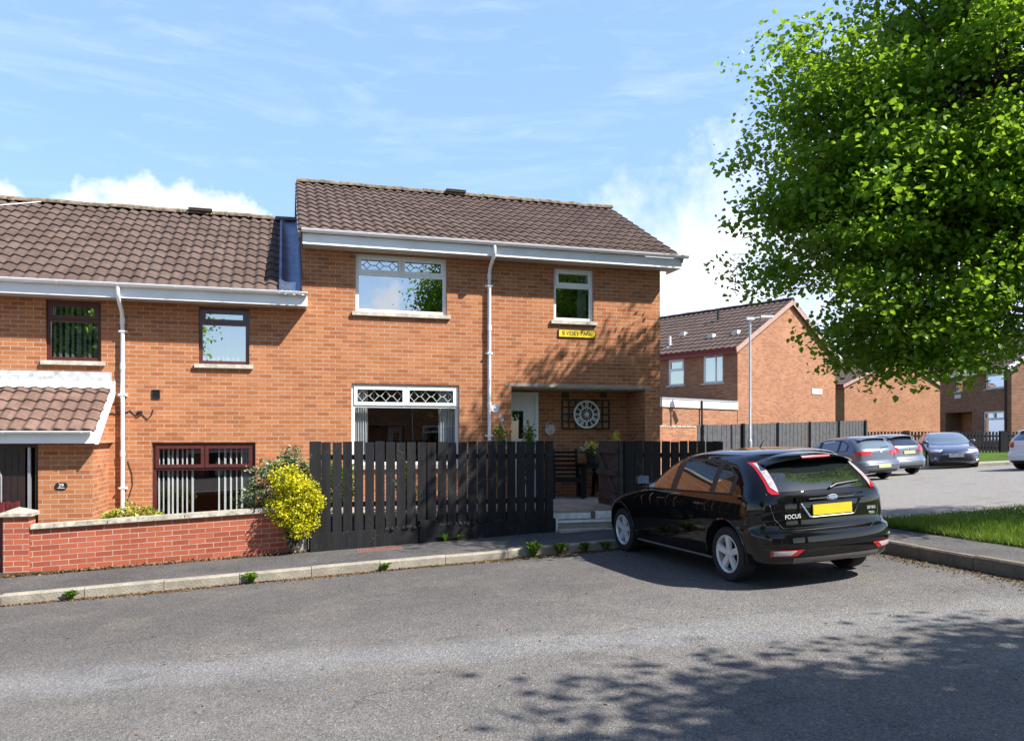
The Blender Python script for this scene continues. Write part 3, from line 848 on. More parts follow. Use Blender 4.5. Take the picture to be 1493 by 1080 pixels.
m.face([(-2.80, PEV-.03, EYE-.10), (-2.80, PEV+.14, EYE-.10), (-2.80, D0-.005, EYE+.74), (-2.80, D0-.005, EYE+.97), (-2.80, PEV-.03, EYE+.11)])
m.face([(-2.822, PEV-.03, EYE-.10), (-2.822, PEV-.03, EYE+.11), (-2.822, D0-.005, EYE+.97), (-2.822, D0-.005, EYE+.74), (-2.822, PEV+.14, EYE-.10)])
A_ = [(PEV-.03, EYE-.10), (PEV+.14, EYE-.10), (D0-.005, EYE+.74), (D0-.005, EYE+.97), (PEV-.03, EYE+.11)]
for k in range(5):
    p, q = A_[k], A_[(k+1) % 5]
    m.face([(-2.822, p[0], p[1]), (-2.80, p[0], p[1]), (-2.80, q[0], q[1]), (-2.822, q[0], q[1])][::-1])
m.build('bargeboard', M['white'], porch)
m = MB(); half_gutter(m, (-6.8, PEV-.075, EYE+.10), (-2.86, PEV-.075, EYE+.10), .05); brackets(m, [(-4.05, PEV-.075, EYE+.102), (-3.0, PEV-.075, EYE+.102), (-5.2, PEV-.075, EYE+.102)], .055)
m.build('gutter', M['white'], porch, smooth=True)
m = MB(); frame_rect(m, dj0, dj1, -.95, dzh, PV+.03, PV+.085, .05)
d2 = m.build('door', M['browndark'], porch)
m = MB(); m.box(dj0+.051, dj1-.19, PV+.045, PV+.08, -.9, dzh-.051)
for k in range(4): m.box(dj0+.5+.09*k, dj0+.51+.09*k, PV+.036, PV+.0445, -.5, dzh-.12)
m.build('door_leaf', M['browndark'], d2)
m = MB(); m.box(dj1-.15, dj1-.11, PV+.02, PV+.075, -.9, dzh-.051)
m.build('door_post', M['metal'], d2)
m = MB(); n = 14; cx, cz, rw = dj0+.36, EYE-.62, .19
pts = [(cx-rw, PV+.041, EYE-1.3), (cx+rw, PV+.041, EYE-1.3)] + [(cx+rw*math.cos(math.pi*k/n), PV+.041, cz+.22*math.sin(math.pi*k/n)) for k in range(n+1)]
m.face(pts); m.build('pane', M['glass'], d2)
m = MB(); m.tube([(p[0], PV+.036, p[2]) for p in pts]+[(pts[0][0], PV+.036, pts[0][2])], .012, 6)
m.build('pane_trim', M['metal'], d2)

# ------------------------------------------------------------------ things fixed to the houses
m = MB(); q0 = Vector((-4.95, RV_-.02, LRZ+.06)); q1 = Vector((-6.3, D0+1.2, 0)); pts = []
for k in range(13):
    s_ = k/12; u_ = -4.75-1.9*s_-.25*math.sin(s_*3.1); v_ = RV_-.1-(RV_-D0-1.2)*s_*.75
    z_ = LEZ+(v_-(D0-.43))*(LRZ-LEZ)/(RV_-(D0-.43))
    pts.append((u_, v_, z_+.075))
m.tube(pts, .011, 5)
tag(wbuild(m, 'roof_cable', M['white']), 'thin pale cable lying across the tiles of the lower left roof', 'cable')
t = hthing('street_sign', 'yellow street name plate on the brick wall under the small upper window', 'sign', P(840, 487, D0)[0], D0, P(840, 487, D0)[1])
a, b, c, d = px_rect(814, 481, 867, 492)
d += .01; c -= .01
m = MB(); m.box(a, b, D0-.022, D0-.002, c, d); m.build('sign_plate', M['yellow'], t)
m = MB(); frame_rect(m, a-.008, b+.008, c-.008, d+.008, D0-.026, D0-.0225+.018, .009); m.build('sign_frame', M['blackplastic'], t)
bu, bv, bz = BASE[t.name]
Mt = Matrix.Translation(((a+b)/2-bu, D0-.0245-bv, (c+d)/2-bz)) @ Matrix.Rotation(R(90), 4, 'X') @ Matrix.Diagonal((1.06, 1.25, 1, 1))
text_mesh('B VESEY PARK', .098, 'lettering', M['blackplastic'], t, Mt, .0012)

pu, pz = P(89, 708, PV)
t = hthing('number_plaque', 'small dark house number plaque on the porch wall beside the door', 'plaque', pu, PV, pz)
m = MB(); n = 20
pts = []
for k in range(n):
    an = 2*math.pi*k/n; pts.append((pu+.085*math.copysign(abs(math.cos(an))**.7, math.cos(an)), pz+.055*math.copysign(abs(math.sin(an))**.7, math.sin(an))))
m.face([(p[0], PV-.016, p[1]) for p in pts][::-1])
for k in range(n):
    p, q = pts[k], pts[(k+1) % n]; m.face([(p[0], PV-.016, p[1]), (q[0], PV-.016, q[1]), (q[0], PV-.001, q[1]), (p[0], PV-.001, p[1])])
m.build('plaque_board', M['blackplastic'], t)
text_mesh('29', .075, 'lettering', M['white'], t, Matrix.Translation((0, -.0175, .008)) @ Matrix.Rotation(R(90), 4, 'X'), .001)
m = MB(); m.box(pu-.05, pu+.05, PV-.0175, PV-.0162, pz-.036, pz-.029); m.build('plaque_line', M['white'], t)

cu, cz = P(207, 603, D0)
m = MB(); c0 = []
for (x, y) in ((150, 607), (163, 602), (176, 605), (190, 598), (198, 605), (204, 601), (210, 606), (215, 611), (221, 604), (223, 597)):
    q = P(x, y, D0); c0.append((q[0], D0-.012, q[1]))
m.tube(c0, .009, 6)
m.lathe([(0,-.03),(.04,-.02),(.045,.02),(0,.03)], 10, (c0[5][0], D0-.02, c0[5][2]))
o = wbuild(m, 'wall_cable', M['blackplastic']); tag(o, 'loose dark cable tacked across the brick wall below the square vent', 'cable')
m = MB(); q = [P(x, y, D0) for (x, y) in ((186, 672), (192, 690), (193, 706), (186, 730))]
m.tube([(a, D0-.01, b) for a, b in q], .007, 6)
tag(wbuild(m, 'wall_cable', M['blackplastic']), 'thin dark cable curving out low beside the left white downpipe', 'cable')
# ------------------------------------------------------------------ leaf helper
def leaf_mesh(name, C, size, mat, parent=None, up=.35, droop=0.0, jitter=.35, aspect=.62, uvx=None, off=None, fold=.25):
    n = len(C)
    ax = rng.normal(size=(n, 3)); ax[:, 2] = ax[:, 2]*.7 - droop; ax /= np.linalg.norm(ax, axis=1)[:, None]
    nr = rng.normal(size=(n, 3)); nr[:, 2] += up*3
    sd = np.cross(ax, nr); sd /= np.linalg.norm(sd, axis=1)[:, None]+1e-9
    nn = np.cross(sd, ax)
    L = (size*(1+jitter*rng.uniform(-1, 1, n)))[:, None]; Wd = L*aspect*.5
    b = C - ax*L*.5; V = np.zeros((n, 6, 3))
    V[:, 0] = b; V[:, 1] = b+ax*L*.30-sd*Wd+nn*Wd*fold; V[:, 2] = b+ax*L*.72-sd*Wd*.72+nn*Wd*fold
    V[:, 3] = b+ax*L - nn*L*.08; V[:, 4] = b+ax*L*.72+sd*Wd*.72+nn*Wd*fold; V[:, 5] = b+ax*L*.30+sd*Wd+nn*Wd*fold
    if off is not None: V -= np.array(off)
    base = (np.arange(n)*6)[:, None]
    idx = np.concatenate([base+np.array([0,3,2,1]), base+np.array([0,5,4,3])], 1).reshape(-1).astype(np.int32)
    uv = np.zeros((n, 8, 2)); uv[:, :, 0] = (rng.uniform(0, 1, n) if uvx is None else uvx)[:, None]; uv[:, :, 1] = rng.uniform(0, 1, n)[:, None]
    me = bpy.data.meshes.new(name)
    me.vertices.add(6*n); me.vertices.foreach_set('co', V.reshape(-1).astype(np.float32))
    me.loops.add(8*n); me.loops.foreach_set('vertex_index', idx)
    me.polygons.add(2*n); me.polygons.foreach_set('loop_start', np.arange(0, 8*n, 4, dtype=np.int32))
    u = me.uv_layers.new(name='UVMap'); u.data.foreach_set('uv', uv.reshape(-1).astype(np.float32))
    me.materials.append(mat); me.update(); me.validate()
    o = bpy.data.objects.new(name, me); COL.objects.link(o)
    if parent is not None: o.parent = parent
    return o

def shrub(name, label, cat, u, v, z, blobs, nl, size, mat, stems=8, up=.3, droop=0, group=None, aspect=.62, stem_h=None):
    t = hthing(name, label, cat, u, v, z, group)
    C, ux = [], []
    tot = sum((b[3]*b[4]*b[5])**.67 for b in blobs)
    for (x, y, zz, rx, ry, rz) in blobs:
        k = int(nl*(rx*ry*rz)**.67/tot)
        tips = max(6, k//14)
        d = rng.normal(size=(tips, 3)); d /= np.linalg.norm(d, axis=1)[:, None]
        rr = rng.uniform(.35, 1.0, tips)**.55 * (1+.16*rng.normal(size=tips).clip(-1.5, 1.5))
        T = d*rr[:, None]*np.array([rx, ry, rz]) + np.array([x, y, zz])
        s = rng.uniform(0, 1, tips)
        for q in range(tips):
            m_ = 14
            C.append(T[q] + rng.normal(size=(m_, 3))*size*.75); ux.append(np.full(m_, s[q]))
    C = np.concatenate(C); ux = np.concatenate(ux)
    leaf_mesh('foliage', C, size, mat, t, up, droop, uvx=ux, aspect=aspect)
    m = MB()
    for k in range(stems):
        b = random.choice(blobs); a = random.uniform(0, 6.28)
        e = Vector((b[0]+b[3]*.6*math.cos(a), b[1]+b[4]*.6*math.sin(a), b[2]+b[5]*random.uniform(-.2, .7)))
        s = Vector((random.uniform(-.06, .06), random.uniform(-.06, .06), -.05))
        m.tube([s, s.lerp(e, .5)+Vector((0,0,.06)), e], [.014, .010, .004], 5)
    st = m.build('stem', M['bark'], None); st.parent = t
    return t

def spiky(name, label, cat, u, v, z, n, L, w, mat, group=None, spread=.8):
    t = hthing(name, label, cat, u, v, z, group); m = MB()
    for k in range(n):
        a = random.uniform(0, 6.28); l = L*random.uniform(.55, 1.0); sp = spread*random.uniform(.25, 1)
        d = Vector((math.cos(a), math.sin(a), 0)); s = Vector((-math.sin(a), math.cos(a), 0)); ww = w*random.uniform(.7, 1.2)
        p = [Vector((0,0,-.02))+d*.01, d*l*sp*.45+Vector((0,0,l*.62)), d*l*sp+Vector((0,0,l*(.85-.35*sp)))]
        r0, r1 = random.random(), random.random()
        q = [(r0, r1)]*4
        m.face([p[0]-s*ww*.3, p[0]+s*ww*.3, p[1]+s*ww*.5, p[1]-s*ww*.5], q); m.face([p[1]-s*ww*.5, p[1]+s*ww*.5, p[2]], q[:3])
    o = m.build('foliage', mat, None); o.parent = t
    return t

# ------------------------------------------------------------------ garden wall
GV = 12.40; SLP = .047
wz = lambda u: EYE-1.885+SLP*(u+3.73)           # foot of the wall
t = hthing('garden_wall', 'low red brick garden wall with pale stone coping and an end pillar', 'wall', -1.8, GV, wz(-1.8))
m = MB(); m.box(-3.41, .12, GV, GV+.105, wz(0)-.25, wz(0)+.60, SLP, 0)
m.build('wall_body', M['brick_garden'], t, uvf=lambda p: (p[0] if True else 0, p[2]-SLP*p[0]+.02))
m = MB(); x = -3.40
while x < .10:
    x1 = min(x+random.uniform(.95, 1.1), .14)
    m.box(x+.004, x1-.004, GV-.045, GV+.15, wz(0)+.602, wz(0)+.665+random.uniform(-.006, .006), SLP, 0, .008); x = x1
m.build('coping', M['coping'], t)
m = MB(); m.box(-3.73, -3.415, GV-.03, GV+.28, wz(-3.6)-.3, wz(-3.6)+.79)
pil = m.build('pillar', M['brick_garden'], t)
m = MB(); zc = wz(-3.6)+.792; cx, cy = -3.572, GV+.125
m.box(cx-.205, cx+.205, cy-.20, cy+.20, zc, zc+.045)
q = [(cx-.205, cy-.2, zc+.0452), (cx+.205, cy-.2, zc+.0452), (cx+.205, cy+.2, zc+.0452), (cx-.205, cy+.2, zc+.0452)]
for k in range(4): m.face([q[k], q[(k+1) % 4], (cx, cy, zc+.12)])
m.build('pillar_cap', M['coping'], pil)
# moss line at the wall foot
n = 900; C = np.stack([rng.uniform(-3.7, .3, n), GV-.02-np.abs(rng.normal(0, .035, n)), np.zeros(n)], 1)
C[:, 2] = np.array([zg(u, 11)+.118+.026 for u in C[:, 0]]) + rng.uniform(0, .035, n)
o = leaf_mesh('moss', C, .035, M['litter']); o.rotation_euler = (0,0,TH); tag(o, 'brown moss and dead leaves along the foot of the garden wall', None, None, 'stuff')
t = hthing('block_pier', 'short rough grey concrete block pier at the end of the brick garden wall', 'pier', .22, GV, wz(.22))
m = MB()
for k, (a, b) in enumerate(((-.3, .19), (.20, .42))): m.box(.125, .325-.01*k, GV+.005*k, GV+.2, wz(.2)+a, wz(.2)+b, 0, 0, .006)
m.build('block', M['blockgrey'], t)
t = hthing('garden_gate', 'dark red metal garden gate beside the brick pillar at the left edge', 'gate', -4.3, GV+.1, wz(-4.3))
m = MB()
for k in range(9): m.box(-4.78+k*.125, -4.765+k*.125, GV+.1, GV+.115, wz(-4)-.0, wz(-4)+.95+.05*math.sin(k*.78))
m.build('bar', M['redgate'], t)
m = MB()
for z in (.1, .75): m.box(-4.80, -3.75, GV+.085, GV+.13, wz(-4)+z, wz(-4)+z+.045)
m.box(-3.80, -3.76, GV+.08, GV+.135, wz(-4)-.05, wz(-4)+1.0)
m.build('gate_frame', M['redgate'], t)
m = MB(); m.box(-3.98, -3.70, GV+.55, GV+.6, EYE-1.4, EYE-1.02); 
for k in range(5): m.box(-3.985+k*.06, -3.945+k*.06, GV+.545, GV+.605, EYE-1.02, EYE-.92-.02*(k%2))
o = m  # low red picket seen over the pillar
tt = hthing('low_fence', 'low dark red picket fence standing before the brown front door', 'fence', -3.85, GV+.55, EYE-1.4)
m.build('pickets', M['redgate'], tt)

# ------------------------------------------------------------------ black fences
FZ = EYE-.06
def board_fence(label, u0, u1, gap_edges, zbot, ztop, n, base=True, seed=1):
    rr = random.Random(seed)
    t = hthing('timber_fence', label, 'fence', (u0+u1)/2, GV, zg((u0+u1)/2, 12)+.1)
    m = MB(); p = (u1-u0)/n
    for k in range(n):
        a = u0+k*p+(.012 if k not in (0,) else .0)+rr.uniform(-.003, .003); b = u0+(k+1)*p-.012+rr.uniform(-.003, .003)
        if k == 0: b += .018
        dz = rr.uniform(-.014, .012); zb = zbot((a+b)/2)-.02
        y = GV-.022+rr.uniform(-.003, .003)
        i0 = len(m.v); m.box(a, b, y, y+.02, zb, ztop+dz); lean = rr.uniform(-.006, .006)
        m.v[i0:] = [(p[0]+lean*(p[2]-zb)/(ztop-zb), p[1]+.006*rr.uniform(-1, 1)*0, p[2]) for p in m.v[i0:]]
    m.build('boards', M['fence'], t)
    for z in (EYE-.30, EYE-1.03):
        m = MB(); m.box(u0+.01, u1-.01, GV+.002, GV+.045, z-.04, z+.04); m.build('rail', M['fence'], t)
    return t
zb1 = lambda u: EYE-1.465+.041*(u-.35)
f1 = board_fence('long black slatted timber fence on a low black base wall', .36, 4.29, None, zb1, FZ, 24)
m = MB(); bl = lambda u: zg(u, 11)+.05
for (a, b, dz, dv) in ((.37, 1.52, 0, .0), (1.525, 2.02, -.005, .004), (2.33, 4.30, .02, -.002)):
    m.box(a, b, GV-.078+dv, GV+.10, zg(a, 11)-.05, zb1(0)+dz+.0, .041 if dz < .01 else .03, 0)
bw = m.build('base_wall', M['fence'], f1)
m = MB(); rr = random.Random(5)
for k in range(90):
    u = rr.uniform(1.5, 3.4); r = rr.uniform(.018, .045)
    m.lathe([(0,-r),(r,-r*.3),(r*.8,r*.4),(0,r*.8)], 6, (u, GV-.060+rr.uniform(-.01,.03), zb1(u)+.0+rr.uniform(-.015,.012)))
rm = m.build('rough_mortar', M['fence'], bw); rm['kind'] = 'stuff'
m = MB(); m.box(2.03, 2.325, GV-.095, GV+.11, zg(2.1, 11)-.05, EYE-1.30, 0, 0, .004)
m.build('pier_block', M['fence'], f1)
for u in (.45, 2.2, 4.22):
    m = MB(); m.box(u-.045, u+.045, GV+.047, GV+.137, -.2, FZ-.05); m.build('post', M['fence'], f1)
f2 = board_fence('shorter black slatted timber fence between the open gate and the house corner', 5.56, 7.46, None, lambda u: EYE-1.32+.045*(u-4.3), FZ+.0, 11, seed=3)
m = MB(); m.box(5.56, 7.46, GV-.075, GV+.1, zg(5.5, 11)-.05, EYE-1.34+.045*1.26, .03, 5.5); m.build('base_wall', M['fence'], f2)
for u in (5.60, 7.4):
    m = MB(); m.box(u-.045, u+.045, GV+.047, GV+.137, -.2, FZ+.0); m.build('post', M['fence'], f2)
# open gate, swung inwards
t = hthing('timber_gate', 'open dark timber gate with ledges and a diagonal brace', 'gate', 5.50, GV+.05, PATZ-.1)
m = MB(); gu = 5.46
for k in range(7):
    a = GV+.03+k*.125; m.box(gu, gu+.02, a+.003, a+.122, PATZ-.25 if k < 1 else PATZ+.04, FZ-.0+random.uniform(-.01, .01))
m.build('boards', M['gatewood'], t)
for z in (EYE-.22, EYE-.60, EYE-1.02):
    m = MB(); m.box(gu-.045, gu-.001, GV+.03, GV+.90, z-.05, z+.045); m.build('ledge', M['gatewood'], t)
m = MB(); m.bar((gu-.02, GV+.08, EYE-.96), (gu-.02, GV+.84, EYE-.26), .09, .036, (1,0,0)); m.build('brace', M['gatewood'], t)
m = MB(); m.box(gu+.022, gu+.075, GV-.02, GV+.09, zg(5.5,11)-.1, FZ+.01); m.build('gate_post', M['gatewood'], t)
# steps
t = hthing('garden_steps', 'two worn white edged concrete steps up to the patio', 'steps', 4.88, 12.5, zg(4.9, 12))
s0, s1 = 4.33, 5.42
m = MB(); m.box(s0, s1, 12.39, 12.64, PATZ-.6, PATZ-.165); m.build('tread', M['slab'], t)
m = MB(); m.box(s0, s1, 12.365, 12.388, PATZ-.195, PATZ-.155); m.box(s0, s0+.70, 12.60, 12.617, PATZ-.155, PATZ-.055); m.box(s1-.32, s1-.03, 12.55, 12.575, PATZ-.16, PATZ-.03)
m.build('edging', M['pwhite'], t)
m = MB(); m.box(s0-.02, s1+.06, 12.10, 12.36, PATZ-.6, zg(4.9, 11)+.158); m.build('bottom_slab', M['concrete'], t)
m = MB(); m.box(s1-.03, s1+.02, 12.3, 12.62, PATZ-.5, PATZ-.04); m.build('side_board', M['pwhite'], t)
m = MB(); m.box(s0-.03, s0-.002, 12.3, 12.62, PATZ-.5, PATZ-.12); m.build('side_board', M['pwhite'], t)

# drain grate in the pavement
t = None
m = MB(); gx0, gx1 = 1.05, 1.72
zz = lambda u, v: zg(u, 11)+.118+.02*(v-11.1)
for k in range(19):
    u = gx0+(gx1-gx0)*k/19; m.box(u, u+.02, 11.98, 12.18, zz(u, 12)-.01, zz(u, 12.1)+.008)
for v in (11.965, 12.075, 12.181): m.box(gx0-.01, gx1, v, v+.016, zz(gx0, v)-.02, zz(gx0, v)+.006, SLP, gx0)
o = wbuild(m, 'drain_grate', M['grate']); tag(o, 'reddish ribbed drain grate set in the pavement below the black fence', 'grate')

# ------------------------------------------------------------------ porch furniture and decoration
t = hthing('trellis', 'dark square wooden trellis fixed to the porch wall behind the clock', 'trellis', P(852, 604, RV)[0], RV, P(852, 604, RV)[1])
a, b, c, d = px_rect(819, 583, 887, 625, RV)
m = MB()
for k in range(8): x = a+(b-a)*k/7; m.box(x-.017, x+.017, RV-.022, RV-.003, c, d)
for k in range(5): z = c+(d-c)*k/4; m.box(a-.012, b+.012, RV-.036, RV-.0225, z-.017, z+.017)
m.build('lattice', M['blackplastic'], t)
ccu, ccz = P(855, 604, RV-.08)
t = hthing('wall_clock', 'large round white skeleton clock with roman numerals on the porch wall', 'clock', ccu, RV-.08, ccz)
def ring(m, r0, r1, y0, y1, n=48):
    m.lathe([(r0, y0), (r1, y0), (r1, y1), (r0, y1), (r0, y0)], n, (ccu, RV-.08, ccz), 'y')
m = MB(); ring(m, .262, .298, -.012, .014); ring(m, .135, .160, -.012, .014); m.build('rim', M['white'], t, smooth=True, angle=30)
m = MB(); m.lathe([(0, .016), (.285, .016), (.285, .022), (0, .022)], 40, (ccu, RV-.08, ccz), 'y'); m.build('dial', M['blackplastic'], t)
m = MB()
num = ['XII','I','II','III','IIII','V','VI','VII','VIII','IX','X','XI']
for h in range(12):
    an = math.pi*2*h/12; s = num[h]; wd = {'I':.02,'V':.042,'X':.042}; tot = sum(wd[ch] for ch in s); x = -tot/2
    er = Vector((math.sin(an), 0, math.cos(an))); et = Vector((math.cos(an), 0, -math.sin(an))); o_ = Vector((ccu, RV-.082, ccz))
    sc = min(1.0, .092/tot)
    for ch in s:
        w = wd[ch]*sc; c0 = x*sc if False else x; c0 = (x)*sc; c1 = c0+w
        def q(tx, rr_): return o_ + et*tx + er*rr_
        if ch == 'I': m.bar(q((c0+c1)/2, .162), q((c0+c1)/2, .261), .012, .006, (0,1,0))
        if ch == 'V': m.bar(q(c0+.004, .261), q((c0+c1)/2, .162), .011, .006, (0,1,0)); m.bar(q(c1-.004, .261), q((c0+c1)/2, .162), .011, .006, (0,1,0))
        if ch == 'X': m.bar(q(c0+.004, .261), q(c1-.004, .162), .011, .006, (0,1,0)); m.bar(q(c1-.004, .261), q(c0+.004, .162), .011, .0055, (0,1,0))
        x += wd[ch]
m.build('numerals', M['white'], t)
m = MB(); m.lathe([(0,-.03),(.035,-.028),(.045,-.01),(.045,.012),(0,.012)], 20, (ccu, RV-.08, ccz), 'y')
for k in range(12):
    an = math.pi*2*k/12+.26
    m.bar((ccu+.04*math.sin(an), RV-.08, ccz+.04*math.cos(an)), (ccu+.14*math.sin(an), RV-.08, ccz+.14*math.cos(an)), .008, .006, (0,1,0))
m.build('hub', M['white'], t)
m = MB(); m.bar((ccu, RV-.098, ccz-.03), (ccu+.05, RV-.098, ccz-.15), .022, .006, (0,1,0)); m.bar((ccu, RV-.105, ccz-.03), (ccu+.005, RV-.105, ccz+.22), .016, .006, (0,1,0)); m.build('hands', M['pwhite'], t)

a, c = P(801, 624, RV)
t = hthing('hanging_plaque', 'small cream round plaque hanging on a cord beside the white door', 'plaque', a, RV, c)
m = MB(); m.lathe([(0,-.028),(.115,-.026),(.12,-.012),(.115,-.004),(0,-.004)], 26, (a, RV, c-.03), 'y'); m.build('disc', M['stone'], t)
m = MB(); m.lathe([(.075,-.032),(.09,-.032),(.09,-.0275),(.075,-.0275)], 26, (a, RV, c-.03), 'y')
for k in range(5): m.lathe([(0,-.035),(.014,-.03),(0,-.0275)], 8, (a-.05+.025*k, RV, c-.03+.012*(k%2)), 'y')
m.build('ornament', M['pwhite'], t)
m = MB(); m.tube([(a-.1, RV-.015, c+.04), (a, RV-.012, c+.17), (a+.1, RV-.015, c+.04)], .005, 6); m.build('cord', M['pwhite'], t)

def chair(u, v, w, label, rot=0):
    t = empty('garden_chair', label, 'chair', W(u, v, PATZ), TH+rot, 'black garden chairs in the porch')
    def part(m, n): o = m.build(n, M['black'], None); o.parent = t; return o
    for sx in (-1, 1):
        m = MB(); m.bar((sx*(w/2-.04), -.27, 0), (sx*(w/2-.05), -.25, .60), .06, .06); part(m, 'leg')
        m = MB(); m.bar((sx*(w/2-.04), .27, 0), (sx*(w/2-.04), .22, .45), .06, .05); part(m, 'leg')
        m = MB(); m.box(sx*(w/2-.045)-.045, sx*(w/2-.045)+.045, -.32, .26, .601, .63); part(m, 'armrest')
    m = MB()
    for k in range(5): m.box(-w/2+.02, w/2-.02, -.27+k*.105, -.18+k*.105, .40-.008*k, .425-.008*k)
    m.box(-w/2+.02, w/2-.02, -.285, -.272, .33, .42)
    part(m, 'seat')
    m = MB()
    for k in range(6):
        z = .47+k*.09; y = .24+.045*k
        m.bar((-w/2+.06+.004*k, y, z), (w/2-.06-.004*k, y, z), .075, .02, (0, .42, 1))
    for sx in (-1, 1): m.bar((sx*(w/2-.09), .23, .36), (sx*(w/2-.09), .50, .98), .05, .035)
    part(m, 'backrest')
    return t
cu0 = P(826, 724, 15.2)[0]
chair(cu0-.03, 15.12, .66, 'black slatted garden chair left of the small table in the porch', -.25)
chair(P(884, 724, 15.2)[0]+.10, 15.2, .62, 'black slatted garden chair half hidden behind the open gate', .25)
tu = P(862, 724, 15.1)[0]
t = hthing('side_table', 'small black square patio table carrying the flower pot', 'table', tu, 15.1, PATZ)
m = MB()
for k in range(5): m.box(tu-.26+k*.104, tu-.165+k*.104, 14.84, 15.36, PATZ+.66, PATZ+.69)
m.box(tu-.25, tu+.25, 14.86, 14.88, PATZ+.60, PATZ+.658); m.box(tu-.25, tu+.25, 15.32, 15.34, PATZ+.60, PATZ+.658)
m.build('table_top', M['black'], t)
for sx in (-1, 1):
    for sy in (-1, 1):
        m = MB(); m.box(tu+sx*.22-.025, tu+sx*.22+.025, 15.1+sy*.2-.025, 15.1+sy*.2+.025, PATZ, PATZ+.60); m.build('leg', M['black'], t)
pz_ = PATZ+.692
t = hthing('flower_pot', 'black pot of yellow and lilac pansies on the patio table', 'flower pot', tu, 15.05, pz_)
m = MB(); m.lathe([(0,.0),(.10,.0),(.145,.20),(.16,.205),(.16,.235),(.14,.235),(.135,.20),(0,.19)], 20, (tu, 15.05, pz_)); m.build('pot', M['blackplastic'], t, smooth=True, angle=30)
C = rng.normal(size=(150, 3))*np.array([.11, .09, .045])+np.array([0, 0, .27]); leaf_mesh('foliage', C, .06, M['leaf_weed'], t)
C = rng.normal(size=(26, 3))*np.array([.13, .1, .05])+np.array([0, -.03, .34]); C = np.repeat(C, 6, 0)+rng.normal(size=(156, 3))*.018
leaf_mesh('petals', C, .06, M['petal'], t, uvx=np.repeat(rng.uniform(0, 1, 26), 6), aspect=.95)

# stake with a white metal flower
a, c = P(721, 595, 13.3)
t = hthing('garden_stake', 'white metal flower on a bent garden stake behind the black fence', 'ornament', a+.22, 13.3, PATZ)
m = MB(); m.tube([(a+.24, 13.3, PATZ), (a+.20, 13.3, c-.42), (a+.07, 13.3, c-.12), (a, 13.3, c)], .008, 6); m.build('stem', M['metal'], t)
m = MB()
for k in range(10):
    an = 2*math.pi*k/10; p = Vector((math.cos(an), 0, math.sin(an))); s = Vector((-math.sin(an), 0, math.cos(an)))
    o_ = Vector((a, 13.28, c))
    m.face([o_, o_+p*.055+s*.022+Vector((0,-.01,0)), o_+p*.085+Vector((0,-.02,0)), o_+p*.055-s*.022+Vector((0,-.01,0))])
m.lathe([(0,-.03),(.02,-.02),(.022,.0),(0,.005)], 10, (a, 13.28, c), 'y')
m.build('flower_head', M['white'], t)
m = MB()
for (x, z) in ((.09, -.17), (.13, -.24)):
    o_ = Vector((a+x, 13.28, c+z)); m.face([o_, o_+Vector((.03,-.01,.04)), o_+Vector((.0,-.01,.075)), o_+Vector((-.03,-.01,.04))])
m.build('metal_leaf', M['white'], t)

# plants
shrub('golden_shrub', 'bright yellow leaved shrub bulging over the end of the garden wall', 'shrub', .10, 12.28, wz(.1)+.1,
      [(.04, -.02, .66, .34, .28, .40), (-.10, .0, .98, .24, .22, .24), (.14, -.04, .40, .27, .22, .26), (-.14, 0, .55, .24, .2, .24), (.22, -.02, .74, .22, .2, .26), (.34, -.04, .60, .14, .14, .16), (.06, -.06, .22, .18, .16, .14)], 8600, .036, M['leaf_yellow'], 16, .3)
shrub('variegated_shrub', 'pale grey green variegated shrub growing behind the yellow shrub', 'shrub', -.12, 12.75, wz(0),
      [(0, 0, .92, .46, .3, .42), (.18, .05, 1.18, .34, .25, .28), (-.28, 0, .68, .28, .25, .34), (.30, 0, .9, .24, .22, .3), (.2, 0, 1.36, .12, .12, .24), (-.12, 0, 1.2, .14, .12, .2), (.38, 0, 1.22, .1, .1, .22)], 7000, .045, M['leaf_grey'], 12, .3)
lu, lz = P(190, 752, 12.9)
shrub('lemon_shrub', 'low lemon yellow shrub behind the garden wall under the left downpipe', 'shrub', lu, 12.9, EYE-1.70,
      [(0, 0, .55, .36, .2, .16), (-.2, 0, .48, .25, .2, .14), (.22, 0, .5, .22, .2, .13), (0, 0, .3, .3, .2, .2)], 2000, .045, M['leaf_lemon'], 8, .4)
lu, lz = P(322, 745, 12.9)
spiky('strap_plant', 'fresh green strap leaved plant behind the wall below the large mahogany window', 'plant', lu, 12.85, EYE-1.86, 70, 1.02, .03, M['leaf_weed'], spread=.5)
lu, lz = P(141, 757, 12.8)
spiky('strap_plant', 'small green shoots behind the wall beside the porch corner', 'plant', lu, 12.8, EYE-1.86, 26, .78, .025, M['leaf_weed'], spread=.4)
sp = []
for (px, py, v, h, w_, n, lab) in ((731, 632, 13.0, .30, .10, 300, 'leafy green plant tip just over the fence below the white metal flower'),
                                (770, 630, 13.0, .34, .06, 300, 'narrow green plant tip just over the fence in front of the white door'),
                                (590, 690, 13.2, .5, .10, 500, 'lime green plant seen through the gaps in the middle of the black fence'),
                                (490, 690, 13.2, .6, .22, 900, 'green bush seen through the left gaps of the long black fence')):
    a, c = P(px, py, v)
    shrub('patio_plant', lab, 'plant', a, v, PATZ, [(0, 0, c-PATZ-.02, w_, w_, h*.45), (0, 0, (c-PATZ)*.62, w_*1.5, w_*1.5, (c-PATZ)*.36)], n*2, .055, M['leaf_weed'], 6, .2, -.5)
a, c = P(896, 636, 13.4)
shrub('golden_conifer', 'small golden pointed conifer showing above the open gate', 'plant', a+.03, 13.42, PATZ,
      [(0, 0, c-PATZ-.05, .07, .07, .16), (0, 0, c-PATZ-.3, .12, .12, .3), (-.02, -.0, .55, .16, .16, .45)], 1500, .04, M['leaf_yellow'], 4, .1, -.5, aspect=.35)

